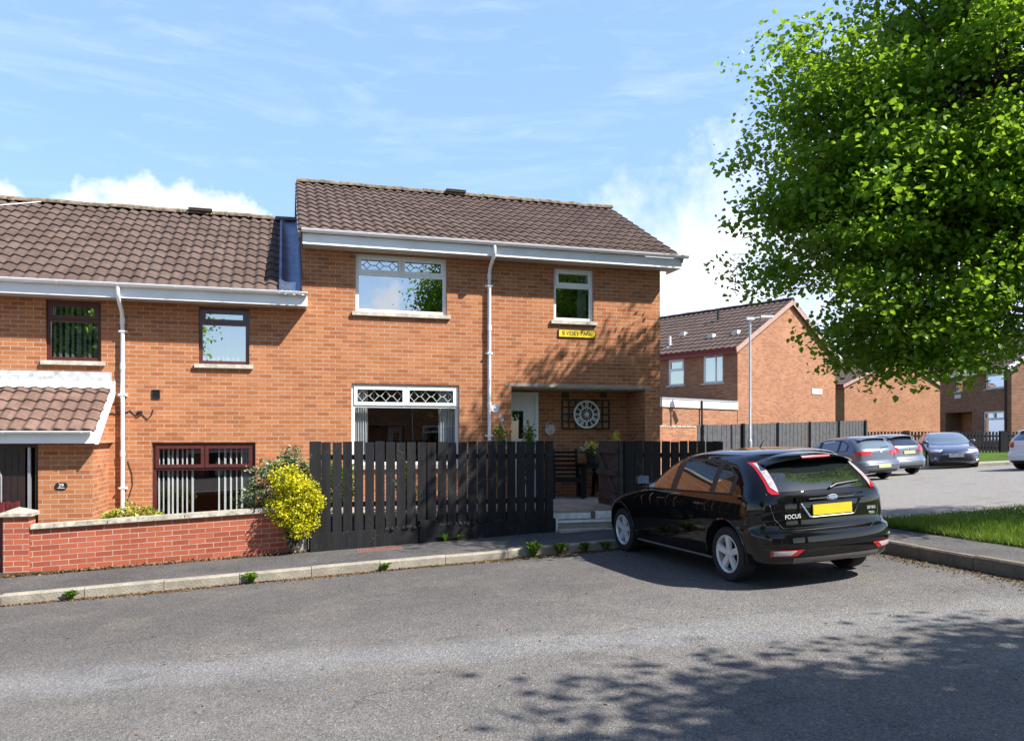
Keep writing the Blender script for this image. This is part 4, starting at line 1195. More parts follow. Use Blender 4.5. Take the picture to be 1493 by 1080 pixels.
# weeds along the kerb
weeds = [(103, 853, 'sprawling pale weed and dry stalks in the gutter at the far left kerb', .16, 30), (366, 836, 'small leafy weed growing alone in the gutter below the brick wall', .17, 40),
         (560, 815, 'scrappy weed half dried in the gutter below the fence pier block', .14, 26), (648, 782, 'single weed at the foot of the black fence base', .16, 14),
         (776, 797, 'bright dandelion clump at the kerb below the end of the fence', .27, 60), (815, 793, 'dandelion clump in the gutter opposite the garden steps', .22, 46),
         (850, 789, 'broad low weed by the kerb under the open gate', .18, 40), (882, 786, 'straggling weed at the kerb beside the front wheel of the black car', .17, 30),
         (668, 783, 'thin weed with a seed head beside the dark fence base', .12, 12)]
for (px, py, lab, L, n) in weeds:
    vv = 10.95 if py > 784 or px > 700 else 12.30
    a_ = (px-746)/F; Z = vv/(CO-a_*SI); u = Z*(a_*CO+SI)
    z = zg(u, vv) if vv < 11 else zg(u, 11)+.14
    spiky('kerb_weed', lab, 'weed', u, vv-.02, z, int(n*1.3), L*1.25, .04, M['leaf_weed'], 'weeds along the kerb', spread=1.0)
# leaf litter in the gutters
n = 8600
u = rng.uniform(-9, 7.4, n); k = (.35+.65*(.5+.5*np.sin(u*1.9+np.sin(u*.7)*2)))
v = 10.955 - np.abs(rng.normal(0, .10, n))*k
C = np.stack([u, v, np.array([zg(a, b) for a, b in zip(u, v)])+.006], 1)
n2 = 2600; v2 = rng.uniform(2, 10.6, n2); u2_ = 7.62-np.abs(rng.normal(0, .16, n2))
C2 = np.stack([u2_, v2, np.array([zg(a, b) for a, b in zip(u2_, v2)])+.006], 1)
n3 = 1500; u3 = rng.uniform(-8, 7, n3); v3 = rng.uniform(1, 10.9, n3)
C3 = np.stack([u3, v3, np.array([zg(a, b) for a, b in zip(u3, v3)])+.004], 1)
o = leaf_mesh('leaf_litter', np.concatenate([C, C2, C3[:260]]), .03, M['litter'], None, up=2.0); o.rotation_euler = (0,0,TH)
tag(o, 'rusty brown leaf litter and blossom gathered along the gutters', None, None, 'stuff')
# ------------------------------------------------------------------ trees
def tree(name, label, loc, lobes, limbs, n_tips, leaf=.13, per=16, group=None, spread=.27, trunk_h=3, trunk_r=.24, mat='leaf', bough=13, bs=1.0):
    t = empty(name, label, 'tree', loc, 0, group)
    m = MB()
    tr = [Vector((0,0,-.2)), Vector((.03,.02,1.0)), Vector((0,.05,trunk_h)), Vector((.12,.0,trunk_h+2.4)), Vector((.0,.1,trunk_h+5.0)), Vector((-.1,.1,trunk_h+7.2))]
    m.tube(tr, [trunk_r*1.35, trunk_r, trunk_r*.85, trunk_r*.6, trunk_r*.32, trunk_r*.1], 12)
    m.build('trunk', M['bark'], None, smooth=True).parent = t
    bm_ = MB(); fine = MB(); C, ux = [], []
    for li, (x, y, z, rx, ry, rz, w) in enumerate(lobes):
        k = int(n_tips*w)
        d = rng.normal(size=(k, 3)); d /= np.linalg.norm(d, axis=1)[:, None]
        rr = rng.uniform(0, 1, k)**.30*(1+.06*rng.normal(size=k).clip(-1.6, 1.2))
        # boughs: flat drooping sprays of twig tips with air between them
        nb = max(3, k//bough); B = d[:nb]*rr[:nb, None]*np.array([rx, ry, rz])+np.array([x, y, z])
        which = rng.integers(0, nb, k)
        ou = B-np.array([x, y, z]); ou[:, 2] *= .3; ou /= np.linalg.norm(ou, axis=1)[:, None]+1e-6
        al = np.clip(rng.normal(0, .42, k), -.9, .5)*bs
        T = B[which]+ou[which]*al[:, None]+rng.normal(size=(k, 3))*np.array([.34, .34, .15])*bs
        T[:, 2] -= .18*np.abs(al)*(al > 0)+.05
        sd = np.clip(rng.uniform(0, 1, nb)[which]*.6+.4*rng.uniform(0, 1, k), 0, 1)
        off = rng.normal(size=(k, per, 3))*np.array([spread, spread, spread*.55])
        off[:, :, 2] -= .10
        C.append((T[:, None, :]+off).reshape(-1, 3)); ux.append(np.repeat(sd, per))
        # limb from the trunk into the lobe, twigs to some of the tips
        c = Vector((x, y, z)); h = max(trunk_h*.7, min(trunk_h+5.5, z-math.hypot(x, y)*.45))
        b = Vector((.05, .05, h)); mid = b.lerp(c, .55)+Vector((0, 0, .35))
        r0 = trunk_r*.42*(.5+w*4 if w < .12 else 1)
        bm_.tube([b, mid, c], [r0, r0*.6, r0*.28], 7, False)
        for q in range(nb):
            e = Vector(B[q]); s = (b.lerp(mid, .4) if q % 3 == 0 else mid).lerp(c, random.uniform(.2, 1))
            md = s.lerp(e, .5)+Vector((random.uniform(-.2, .2), random.uniform(-.2, .2), random.uniform(0, .25)))
            fine.tube([s, md, e], [r0*.22+.008, r0*.12+.006, .004], 4, False)
    for (pts, r) in limbs:
        bm_.tube(pts, [r*(1-.75*k/(len(pts)-1)) for k in range(len(pts))], 9)
    bm_.build('limb', M['bark'], None, smooth=True).parent = t
    fine.build('twigs', M['bark'], None).parent = t
    C = np.concatenate(C); ux = np.concatenate(ux)
    leaf_mesh('crown', C, leaf, M[mat], t, up=.55, droop=.35, uvx=ux, aspect=.82, fold=.22)
    return t
TX, TY = 9.9, 11.7
tz = zgw(TX, TY)+.13
E = EYE-tz
# lobes relative to the trunk foot (x right, y away, z up)
lob = [(-3.5, -.2, E+5.2, 2.6, 2.2, 2.5, .21), (-1.2, .0, E+7.4, 2.9, 2.5, 2.6, .15), (-4.15, -.2, E+3.2, 2.0, 1.8, 1.6, .17),
       (-2.2, -.3, E+3.4, 2.3, 2.0, 1.5, .12), (.4, -.2, E+4.3, 3.0, 2.7, 2.5, .085), (2.2, .0, E+7.3, 3.1, 2.6, 2.8, .055),
       (-3.7, .1, E+1.85, 1.3, 1.3, .7, .07), (-1.4, -.2, E+3.0, 2.0, 1.9, .9, .06), (0.4, -.2, E+9.6, 3.0, 2.2, 2.0, .06), (2.8, 0, E+4.2, 2.4, 2.4, 2.4, .025), (-4.7, -.1, E+4.3, 1.4, 1.3, 1.7, .09), (-2.3, 2.0, E+5.9, 2.0, 1.4, 1.7, .10), (-3.7, 1.7, E+4.9, 1.4, 1.2, 1.6, .06)]
limbs = [([Vector((0,0,2.6)), Vector((-1.2,-.3,E+2.6)), Vector((-2.6,-.5,E+2.9)), Vector((-4.2,-.5,E+3.4))], .15),
         ([Vector((0,0,2.2)), Vector((-1.0,-.6,E+1.75)), Vector((-2.2,-.8,E+1.6)), Vector((-3.4,-.8,E+1.9))], .11)]
tree('street_tree', 'large leafy green tree filling the upper right, its crown overhanging the parked cars', (TX, TY, tz), lob, limbs, 6500, .082, 18, spread=.16, bs=.75)
# the next trees of the row, beside and behind the camera
lob2 = [(-1.2, .4, 4.4, 2.2, 1.9, 1.9, .2), (.8, 0, 5.2, 2.4, 2.3, 2.3, .25), (0, .3, 7.2, 2.3, 2.2, 2.3, .25), (-.2, -.6, 5.2, 2.4, 2.2, 2.0, .2), (.2, 1.2, 4.6, 1.8, 1.7, 1.6, .1)]
x, y = 9.9, 1.5
t2 = tree('street_tree', 'rounded green tree right of the camera, its shadow falling across the road', (x, y, zgw(x, y)), lob2, [], 3500, .125, 14, trunk_h=2.6)
x, y = 10.1, -4.4
t3 = copy_tree(t2); t3.location = (x, y, zgw(x, y)); t3.rotation_euler = (0, 0, 2.1); t3.scale = (1.0, 1.0, 1.25)
t3['label'] = 'tall green tree behind the camera mirrored in the large upper window'
t4 = copy_tree(t2); t4.location = (-5.5, -8.0, zgw(-5.5, -8)); t4.rotation_euler = (0, 0, 4.0); t4.scale = (1.2, 1.2, 1.35)
t4['label'] = 'broad green tree behind the camera mirrored in the upper left window'
# ------------------------------------------------------------------ cars
def interp(tab, z, k):
    # monotone cubic through the table rows (z, ...)
    n = len(tab)
    if z <= tab[0][0]: return tab[0][k]
    if z >= tab[-1][0]: return tab[-1][k]
    for i in range(n-1):
        if tab[i][0] <= z <= tab[i+1][0]: break
    def slope(j):
        if j <= 0 or j >= n-1: return None
        a = (tab[j][k]-tab[j-1][k])/(tab[j][0]-tab[j-1][0]); b = (tab[j+1][k]-tab[j][k])/(tab[j+1][0]-tab[j][0])
        return 0 if a*b <= 0 else 2*a*b/(a+b)
    h = tab[i+1][0]-tab[i][0]; t = (z-tab[i][0])/h; d = (tab[i+1][k]-tab[i][k])/h
    m0 = slope(i); m1 = slope(i+1)
    if m0 is None: m0 = d
    if m1 is None: m1 = d
    return ((2*t**3-3*t*t+1)*tab[i][k] + (t**3-2*t*t+t)*h*m0 + (-2*t**3+3*t*t)*tab[i+1][k] + (t**3-t*t)*h*m1)
#        z     rear   front  halfw  rc    fc
HATCH = [(.155, .95, 3.98, .780, .40, .60),
         (.20,  .62, 4.16, .850, .42, .70),
         (.265, .09, 4.27, .882, .44, .76),
         (.31,  .035,4.30, .892, .44, .78),
         (.42,  .00, 4.335,.905, .44, .82),
         (.56,  .01, 4.335,.915, .44, .84),
         (.61,  .03, 4.325,.917, .44, .85),
         (.635, .085,4.315,.917, .44, .85),
         (.70,  .105,4.27, .917, .44, .88),
         (.78,  .110,4.12, .915, .43, .90),
         (.86,  .112,3.82, .908, .42, .88),
         (.93,  .120,3.44, .895, .40, .78),
         (.98,  .135,3.16, .878, .38, .66),
         (1.03, .160,3.00, .855, .36, .58),
         (1.12, .230,2.82, .812, .34, .52),
         (1.22, .335,2.66, .760, .33, .48),
         (1.31, .440,2.49, .708, .33, .46),
         (1.38, .540,2.32, .655, .34, .46),
         (1.425,.575,2.14, .600, .36, .46),
         (1.460,.690,1.90, .500, .38, .42),
         (1.485,.900,1.60, .340, .24, .24),
         (1.497,1.05,1.40, .140, .10, .10)]
PR, PF = 3.0, 2.5
class Car:
    def __init__(s, name, label, loc, head, paint, L=4.34, W=1.83, H=1.497, wb=2.64, rear_over=.83, wheel_r=.316, group='parked cars', glass='carglass'):
        s.sx, s.sy, s.sz = L/4.34, W/1.83, H/1.497
        s.ro = rear_over; s.wb = wb; s.r = wheel_r; s.W = W; s.H = H; s.L = L; s.paint = paint; s.glass = glass
        X, Y = loc; hx, hy = head; l = math.hypot(hx, hy); hx /= l; hy /= l
        e = .5
        gz = lambda a, b: zgw(a, b)
        fz = (gz(X+hx*wb, Y+hy*wb)-gz(X, Y))/wb
        f = Vector((hx, hy, fz)).normalized()
        lx, ly = -hy, hx
        lz = (gz(X+lx*.76, Y+ly*.76)-gz(X-lx*.76, Y-ly*.76))/1.52
        l_ = Vector((lx, ly, lz)); l_ = (l_ - f*l_.dot(f)).normalized(); u = f.cross(l_)
        Mx = Matrix(((f.x, l_.x, u.x, X), (f.y, l_.y, u.y, Y), (f.z, l_.z, u.z, gz(X, Y)+.002), (0,0,0,1)))
        s.t = empty(name, label, 'car', None, group=group, matrix=Mx)
    # z arguments are table heights; everything is scaled at the end
    def k(s, z, j): return interp(HATCH, z, j)
    def S(s, p): return (p[0]*s.sx - s.ro, p[1]*s.sy, p[2]*s.sz)
    def side(s, x, z, off=0.0, sgn=1):
        R_, F_, W_, rc, fc = [s.k(z, j) for j in range(1, 6)]
        if x < R_+rc: y = W_*(max(0, 1-((R_+rc-x)/rc)**PR))**(1/PR)
        elif x > F_-fc: y = W_*(max(0, 1-((x-F_+fc)/fc)**PF))**(1/PF)
        else: y = W_
        return (x, sgn*(y+off), z+off*.25)
    def rear(s, y, z, off=0.0):
        R_, F_, W_, rc, fc = [s.k(z, j) for j in range(1, 6)]
        q = min(.9999, abs(y)/W_)
        return (R_+rc-rc*(1-q**PR)**(1/PR)-off, y, z+off*.2)
    def front(s, y, z, off=0.0):
        R_, F_, W_, rc, fc = [s.k(z, j) for j in range(1, 6)]
        q = min(.9999, abs(y)/W_)
        return (F_-fc+fc*(1-q**PF)**(1/PF)+off, y, z+off*.4)
    def outline(s, z):
        R_, F_, W_, rc, fc = [s.k(z, j) for j in range(1, 6)]
        pts = []
        for i in range(15):
            a = math.pi/2*i/14; pts.append((R_+rc-rc*math.cos(a)**(2/PR), W_*math.sin(a)**(2/PR)))
        x0, x1 = R_+rc, F_-fc
        for i in range(1, 24): pts.append((x0+(x1-x0)*i/24, W_))
        for i in range(15):
            a = math.pi/2*(1-i/14); pts.append((F_-fc+fc*math.cos(a)**(2/PF), W_*math.sin(a)**(2/PF)))
        full = pts + [(x, -y) for x, y in reversed(pts[1:-1])]
        return [s.S((x, y, z)) for x, y in full]
    def part(s, m, name, mat, smooth=True, angle=35, parent=None):
        o = m.build(name, M[mat] if isinstance(mat, str) else mat, None, smooth=smooth, angle=angle); o.parent = parent or s.t; return o
    def body(s):
        m = MB(); zs = []
        for (a, b), n in zip(zip([r[0] for r in HATCH], [r[0] for r in HATCH][1:]), [2,3,3,3,3,2,2,3,3,4,4,3,3,4,4,4,3,3,3,3,2]):
            zs += [a+(b-a)*i/n for i in range(n)]
        zs.append(HATCH[-1][0])
        rows = [s.outline(z) for z in zs]
        m.grid(rows, True); m.face(rows[0][::-1]); m.face(rows[-1])
        o = m.build('body', [M[s.paint], M['blackplastic']], None, smooth=True, angle=32)
        cut = MB()
        for x in (0, s.wb):
            for sg in (-1, 1):
                n = 40; rad = s.r+.074
                A = [(x+rad*math.cos(2*math.pi*q/n), sg*(s.W/2-.30), s.r+.012+rad*math.sin(2*math.pi*q/n)) for q in range(n)]
                B = [(p[0], sg*(s.W/2+.3), p[2]) for p in A]
                if sg > 0: A, B = B, A
                i = len(cut.v); cut.v += A+B
                for q in range(n):
                    q2 = (q+1) % n; cut.f.append((i+q, i+q2, i+n+q2, i+n+q)); cut.uv.append(None); cut.m.append(1)
                cut.f.append(tuple(range(i, i+n))[::-1]); cut.uv.append(None); cut.m.append(1)
                cut.f.append(tuple(range(i+n, i+2*n))); cut.uv.append(None); cut.m.append(1)
        co = cut.build('wheel_cut', [M[s.paint], M['blackplastic']], None)
        for ob in (o, co):
            b = bmesh.new(); b.from_mesh(ob.data); bmesh.ops.recalc_face_normals(b, faces=b.faces[:]); b.to_mesh(ob.data); b.free()
        md = o.modifiers.new('cut', 'BOOLEAN'); md.operation = 'DIFFERENCE'; md.object = co; md.solver = 'EXACT'
        bpy.context.view_layer.update()
        dg = bpy.context.evaluated_depsgraph_get()
        me = bpy.data.meshes.new_from_object(o.evaluated_get(dg)); me.name = 'body'
        o.modifiers.clear(); o.data = me; bpy.data.objects.remove(co)
        try: me.set_sharp_from_angle(angle=R(32))
        except Exception: pass
        o.parent = s.t; s.bodyo = o
        # arch lips
        for x in (0, s.wb):
            for sg in (-1, 1):
                pts = []; m = MB()
                for q in range(29):
                    a = math.pi*(-.06+1.12*q/28); rad = s.r+.078
                    px, pz = x+rad*math.cos(a), s.r+.012+rad*math.sin(a)
                    if pz < .16*s.sz: continue
                    y = s.side((px+s.ro)/s.sx, pz/s.sz)[1]*s.sy
                    pts.append((px, sg*(y-.003), pz))
                m.tube(pts, .014, 6)
                s.part(m, 'wheel_arch', s.paint)
    def wheels(s):
        for x in (0, s.wb):
            for sg in (-1, 1):
                yc = sg*(s.W/2-.125)
                m = MB(); r = s.r; w = .102
                prof = [(r*.66,-w*.86),(r*.80,-w),(r*.93,-w*.95),(r*.985,-w*.78),(r,-w*.5),(r,w*.5),(r*.985,w*.78),(r*.93,w*.95),(r*.80,w),(r*.66,w*.86)]
                m.lathe(prof, 40, (0,0,0), 'y')
                wh = bpy.data.objects.new('wheel', None); COL.objects.link(wh); wh.parent = s.t; wh.location = (x, yc, s.r); wh.empty_display_size = .2
                s.part(m, 'tyre', 'rubber', parent=wh)
                m = MB()
                rr = r*.665
                m.lathe([(rr*1.03, sg*w*.80), (rr*1.04, sg*w*.93), (rr*.99, sg*w*.95), (rr*.93, sg*w*.78), (rr*.92, -sg*w*.7)], 40, (0,0,0), 'y')
                m.lathe([(0, sg*w*.78), (.062, sg*w*.74), (.068, sg*w*.5), (.05, sg*w*.2)], 20, (0,0,0), 'y')
                for q in range(5):
                    a = 2*math.pi*q/5+.3+x
                    e = Vector((math.cos(a), 0, math.sin(a))); t_ = Vector((-math.sin(a), 0, math.cos(a))); O = Vector((0, sg, 0))
                    A = [e*.04+t_*v+O*h for v, h in ((-.036, w*.45), (-.030, w*.74), (.030, w*.74), (.036, w*.45))]
                    B = [e*rr*.95+t_*v+O*h for v, h in ((-.046, w*.50), (-.034, w*.86), (.034, w*.86), (.046, w*.50))]
                    for j in range(3): m.face([A[j], A[j+1], B[j+1], B[j]] if sg > 0 else [A[j+1], A[j], B[j], B[j+1]])
                s.part(m, 'rim', 'alloy', parent=wh, angle=30)
                m = MB(); m.lathe([(0, sg*w*.12), (rr*.93, sg*w*.10)], 30, (0,0,0), 'y'); m.lathe([(.13, sg*w*.16), (.13, sg*w*.2), (.05, sg*w*.2)], 24, (0,0,0), 'y')  # black backing puts shade between the spokes; small brake ring in front
                s.part(m, 'shade_backing', 'blackplastic', parent=wh)
    # patch helpers -----------------------------------------------------
    def side_patch(s, x0, x1, zb, zt, name, mat, sgn=1, off=.004, n=22, k=9, inset=None):
        m = MB(); rows = []
        for j in range(k+1):
            row = []
            for i in range(n+1):
                x = x0+(x1-x0)*i/n; b, t_ = zb(x), zt(x)
                row.append(s.S(s.side(x, b+(t_-b)*j/k, off, sgn)))
            rows.append(row)
        if sgn < 0: rows = [r[::-1] for r in rows]
        m.grid(rows); return s.part(m, name, mat)
    def end_patch(s, fn, y0, y1, zb, zt, name, mat, off=.004, n=20, k=10, smooth=True):
        # y0,y1 functions of z
        m = MB(); rows = []
        for j in range(k+1):
            row = []
            for i in range(n+1):
                z = None
                a = i/n
                zz0, zz1 = zb, zt
                z = zz0+(zz1-zz0)*j/k
                y = y0(z)+(y1(z)-y0(z))*a
                row.append(s.S(fn(y, z, off)))
            rows.append(row)
        m.grid(rows); return s.part(m, name, mat, smooth)
    def seam(s, pts, sgn=1, w=.006, m=None, off=.0015):
        own = m is None
        m = m or MB()
        P3 = [Vector(s.S(s.side(x, z, off, sgn))) for x, z in pts]
        for a, b in zip(P3, P3[1:]):
            d = (b-a).normalized(); n = Vector((0, sgn, .15)); t_ = d.cross(n).normalized()*(w/2)
            q = [a-t_, b-t_, b+t_, a+t_]; m.face(q if sgn < 0 else q[::-1])
        return m
    def common(s, fw=(2.97, 2.06), rw=(1.91, 1.17), qw=(1.06, .77), belt=lambda x: .985+.035*(3.0-x)/2.3, roofl=None, mirror=True, paint_pillars=True):
        apil = lambda x: .985+(3.0-x)*.56
        roofl = roofl or (lambda x: min(1.385, apil(x)) if x > 1.5 else 1.385-.085*((1.5-x)/.8)**2)
        s.belt, s.roofl = belt, roofl
        for sg in (1, -1):
            s.side_patch(.70, 3.06, lambda x: belt(x)-.012, lambda x: max(belt(x)+.0, min(roofl(x), 1.388, 1.375-max(0,1.07-x)*.50)+.012), 'window_frame', 'framegrey', sg, .002, 40)
            for (nm, (b, a)) in (('front_window', fw), ('rear_window', rw), ('quarter_window', qw)):
                if b is None: continue
                rl = (lambda x: max(belt(x)+.004, min(roofl(x), 1.385)-.028)) if nm != 'quarter_window' else (lambda x: max(belt(x)+.03, min(roofl(x)-.012, 1.36-(1.07-x)*.52)))
                s.side_patch(a, b, lambda x: belt(x)+.0, rl, nm, s.glass, sg)
            # trim strip along the belt, seams, handles
            m = MB()
            for x in lin(.72, 2.98, 22)[:-1]:
                x2 = x+2.26/21
                a_, b_ = s.S(s.side(x, belt(x)-.012, .004, sg)), s.S(s.side(x2, belt(x2)-.012, .004, sg))
                m.bar(a_, b_, .012, .012)
            s.part(m, 'window_trim', 'blackplastic')
            m = MB()
            s.seam([(3.22, .93), (3.24, .75), (3.20, .5), (3.12, .30), (3.05, .22)], sg, m=m)
            s.seam([(1.96, .975), (1.97, .7), (1.95, .4), (1.92, .22)], sg, m=m)
            s.seam([(1.08, 1.0), (1.05, .90), (1.10, .72), (1.22, .60), (1.27, .40), (1.27, .25)], sg, m=m)
            s.seam([(3.05, .22), (1.27, .25)], sg, m=m)
            s.seam([(.47, .635), (.40, .60), (.30, .64)], sg, m=m)
            s.part(m, 'door_seam', 'blackplastic', False)
            for hx in (2.12, 1.22):
                m = MB()
                p = [s.S(s.side(hx+d, .865, o_, sg)) for d, o_ in ((-.005, .0), (.01, .028), (.08, .036), (.17, .034), (.205, .0))]
                m.tube(p, [.012, .014, .014, .014, .012], 8); s.part(m, 'door_handle', s.paint)
            if mirror:
                m = MB(); b_ = s.S(s.side(2.80, 1.02, .0, sg))
                c = Vector((b_[0]+.03, sg*(abs(b_[1])+.125), b_[2]+.06))
                rows = []
                for j in range(9):
                    t_ = -1+2*j/8; q = math.sqrt(max(0, 1-abs(t_)**3))
                    rows.append([(c.x + (-.035 if abs(math.cos(a)) > 2 else 0) + .075*q*math.cos(a)*(1 if math.cos(a) > 0 else .45), c.y+.105*t_, c.z+.070*q*math.sin(a)) for a in [2*math.pi*i/14 for i in range(14)]])
                m.grid(rows, True); m.face(rows[0][::-1]); m.face(rows[-1])
                mo = s.part(m, 'mirror', s.paint)
                m = MB(); m.bar((b_[0]+.02, sg*(abs(b_[1])-.03), b_[2]-.01), (c.x, c.y-sg*.05, c.z-.045), .06, .03); s.part(m, 'mirror_arm', 'blackplastic', False, parent=mo)
                m = MB(); m.face([(c.x-.034, c.y-.085, c.z-.05), (c.x-.034, c.y+.085, c.z-.05), (c.x-.034, c.y+.085, c.z+.05), (c.x-.034, c.y-.085, c.z+.05)]); s.part(m, 'mirror_glass', 'chrome', False, parent=mo)
        s.end_patch(s.front, lambda z: -.86*s.k(z, 3), lambda z: .86*s.k(z, 3), 1.0, 1.385, 'windscreen', s.glass)
        # dark underside
        m = MB(); m.box(-s.ro+1.25, s.L-s.ro-.5, -s.W/2+.22, s.W/2-.22, .13, .17); s.part(m, 'underbody', 'blackplastic', False)
    def plate(s, zc, mat, front=False, y=0, w=.52, h=.111):
        fn = s.front if front else s.rear
        zt = zc/s.sz
        x = fn(y, zt, .0)[0]*s.sx-s.ro + (.012 if front else -.012)
        m = MB(); m.box(x-.006, x+.006, y-w/2, y+w/2, zc-h/2, zc+h/2); return s.part(m, 'number_plate', mat, False)

def focus():
    rl = Vector((2.60, 9.12)); hd = (-.322, .947); rt = Vector((.947, .322))
    c = rl + rt*.765
    s = Car('parked_car', 'glossy black hatchback parked with its nose to the kerb, nearest car in the photo', c, hd, 'p_black')
    s.body(); s.wheels(); s.common()
    # tailgate glass, spoiler, lamps
    s.end_patch(s.rear, lambda z: -.545-.20*(1.385-z), lambda z: .545+.20*(1.385-z), 1.045, 1.385, 'tailgate_window', 'carglass')
    m = MB()
    rows = []
    for y in lin(-.60, .60, 17):
        q = abs(y)/.60; dx = .10*q*q
        prof = [(.80+dx*.3, 1.462-.10*q**3), (.55+dx*.6, 1.440-.085*q**3), (.355+dx, 1.408-.075*q**3), (.335+dx, 1.392-.075*q**3), (.37+dx, 1.376-.07*q**3), (.56+dx*.6, 1.385-.07*q**3)]
        rows.append([s.S((x, y, z)) for x, z in prof])
    m.grid(rows, True); m.face(rows[0]); m.face(rows[-1][::-1]); sp = s.part(m, 'spoiler', 'p_black', True, 50)
    m = MB(); rows = []
    for y in lin(-.19, .19, 9):
        rows.append([s.S(p) for p in ((.36, y, 1.418), (.338, y, 1.414), (.328, y, 1.398), (.334, y, 1.384))])
    m.grid(rows); m.face(rows[0]); m.face(rows[-1][::-1])
    for r in rows: pass
    s.part(m, 'brake_light', 'redlamp', parent=sp)
    for sg in (1, -1):
        def lamp(e0, e1, z0, z1, nm, mat, off, slant=.0):
            a = lambda z: sg*s.k(z, 3)*(e0(z)); b = lambda z: sg*s.k(z, 3)*(e1(z))
            if sg > 0: return s.end_patch(s.rear, a, b, z0, z1, nm, mat, off, 10, 12)
            return s.end_patch(s.rear, b, a, z0, z1, nm, mat, off, 10, 12)
        o = lamp(lambda z: (.56+.17*max(0,1.36-z))/s.k(z,3), lambda z: min(.985, (.655+.20*(1.36-z)-.03*max(0, (1.05-z)/.03))/s.k(z,3)), 1.02, 1.360, 'tail_light', 'redlamp', .010)
        i = lamp(lambda z: (.565+.17*max(0,1.36-z))/s.k(z,3), lambda z: min(.96, (.632+.17*(1.36-z)-.06*max(0, (1.10-z)/.06))/s.k(z,3)), 1.045, 1.350, 'lens', 'clearlamp', .016)
        i.parent = o
        # bumper reflector
        a = lambda z: sg*(.50+.10*(.40-z)/.08); b = lambda z: sg*.80
        rf = s.end_patch(s.rear, (a if sg > 0 else b), (b if sg > 0 else a), .365, .435, 'bumper_lamp', 'redlamp', .006)
        a2 = lambda z: sg*(.575+.10*(.40-z)/.08); b2 = lambda z: sg*.775
        r2 = s.end_patch(s.rear, (a2 if sg > 0 else b2), (b2 if sg > 0 else a2), .375, .425, 'lens', 'clearlamp', .010); r2.parent = rf
        # headlamp
        s.end_patch(s.front, (lambda z: sg*(.50 if sg > 0 else .86)), (lambda z: sg*(.86 if sg > 0 else .50)), .64, .76, 'headlight', 'headlamp', .005)
    # tailgate details
    pl = s.plate(.835, 'plate')
    m = MB()
    def rp(y, z, o=.01): return Vector(s.S(s.rear(y, z, o)))
    m.tube([rp(-.40, .915), rp(-.30, .765), rp(-.26, .757), rp(.26, .757), rp(.30, .765), rp(.40, .915)], .010, 6)
    s.part(m, 'plate_surround', 'chrome')
    m = MB()
    for (z, y1, h) in ((.955, .46, .030),):
        rows = [[rp(y, z+dz, o_) for dz, o_ in ((-h, .004), (-h*.6, .022), (h*.5, .024), (h, .004))] for y in lin(-y1, y1, 15)]
        m.grid(rows)
    s.part(m, 'grab_strip', 'p_black')
    m = MB(); rows = [[rp(y, .955+dz, o_) for dz, o_ in ((-.006, .024), (0, .030), (.006, .024))] for y in lin(-.30, .30, 13)]
    m.grid(rows); s.part(m, 'chrome_strip', 'chrome')
    m = MB(); cc = rp(0, .955, .033); n = 28
    m.lathe([(0,-.008),(.07,-.006),(.075,.0),(.07,.012)], n, (0,0,0), 'x')
    m.v = [(cc.x+p[0], cc.y+p[1]*1.05, cc.z+p[2]*.44) for p in m.v]
    bd = s.part(m, 'badge', 'chrome', True)
    m = MB(); m.lathe([(0,-.0105),(.058,-.0100)], n, (0,0,0), 'x'); m.v = [(cc.x+p[0], cc.y+p[1]*1.08, cc.z+p[2]*.42) for p in m.v]
    blue = simple('badge_blue', (.10,.15,.32), .3, coat=1)
    s.part(m, 'badge_field', blue, False, parent=bd)
    rotm = Matrix(((0,0,-1,0),(-1,0,0,0),(0,1,0,0),(0,0,0,1)))       # text facing backwards
    def rtext(body, size, y, z, o_=.008, name='lettering', par=None):
        p = rp(y, z, o_)
        return text_mesh(body, size, name, M['letters'], par or s.t, Matrix.Translation(p) @ rotm, .002)
    text_mesh('Ford', .05, 'script', M['letters'], bd, Matrix.Translation((cc.x-.0112, 0, cc.z)) @ rotm @ Matrix.Diagonal((1.1,.9,1,1)), .0005)
    rtext('FOCUS', .066, .515, .775, .024)
    rtext('ZETEC', .042, -.555, .800, .020); rtext('TDCi', .036, -.555, .745, .018)
    # tailgate seams and bumper ledge
    m = MB()
    def rseam(pts, w=.007):
        for a, b in zip(pts, pts[1:]):
            a, b = rp(*a, .002), rp(*b, .002); d = (b-a).normalized(); t_ = d.cross(Vector((-1,0,.1))).normalized()*(w/2)
            m.face([a-t_, a+t_, b+t_, b-t_])
    for sg in (1, -1):
        rseam([(sg*.735, 1.03), (sg*.73, .90), (sg*.70, .76), (sg*.62, .655)])
    rseam([(y, .655) for y in lin(-.62, .62, 9)])
    s.part(m, 'tailgate_seam', 'blackplastic', False)
    # lower grey diffuser and bumper crease
    s.end_patch(s.rear, lambda z: -.56-.2*(z-.27), lambda z: .56+.2*(z-.27), .275, .345, 'diffuser', 'greyplastic', .008)
    m = MB(); rows = [[rp(y, .475+dz, o_) for dz, o_ in ((-.030, .0), (-.004, .020), (.018, .024), (.026, .0))] for y in lin(-.86, .86, 25)]
    m.grid(rows); s.part(m, 'bumper_crease', 'p_black')
    # wiper
    m = MB(); m.tube([rp(-.02, 1.055, .02), rp(-.12, 1.085, .03), rp(-.46, 1.105, .022)], [.014, .012, .008], 6); m.bar(rp(-.10, 1.095, .016), rp(-.52, 1.112, .016), .012, .02)
    s.part(m, 'wiper', 'blackplastic')
    # fuel flap on the near side and sill line
    m = MB(); m.tube([s.S(s.side(x, .235, .006, 1)) for x in lin(1.15, 3.0, 12)], .012, 6); s.part(m, 'sill', 'greyplastic')
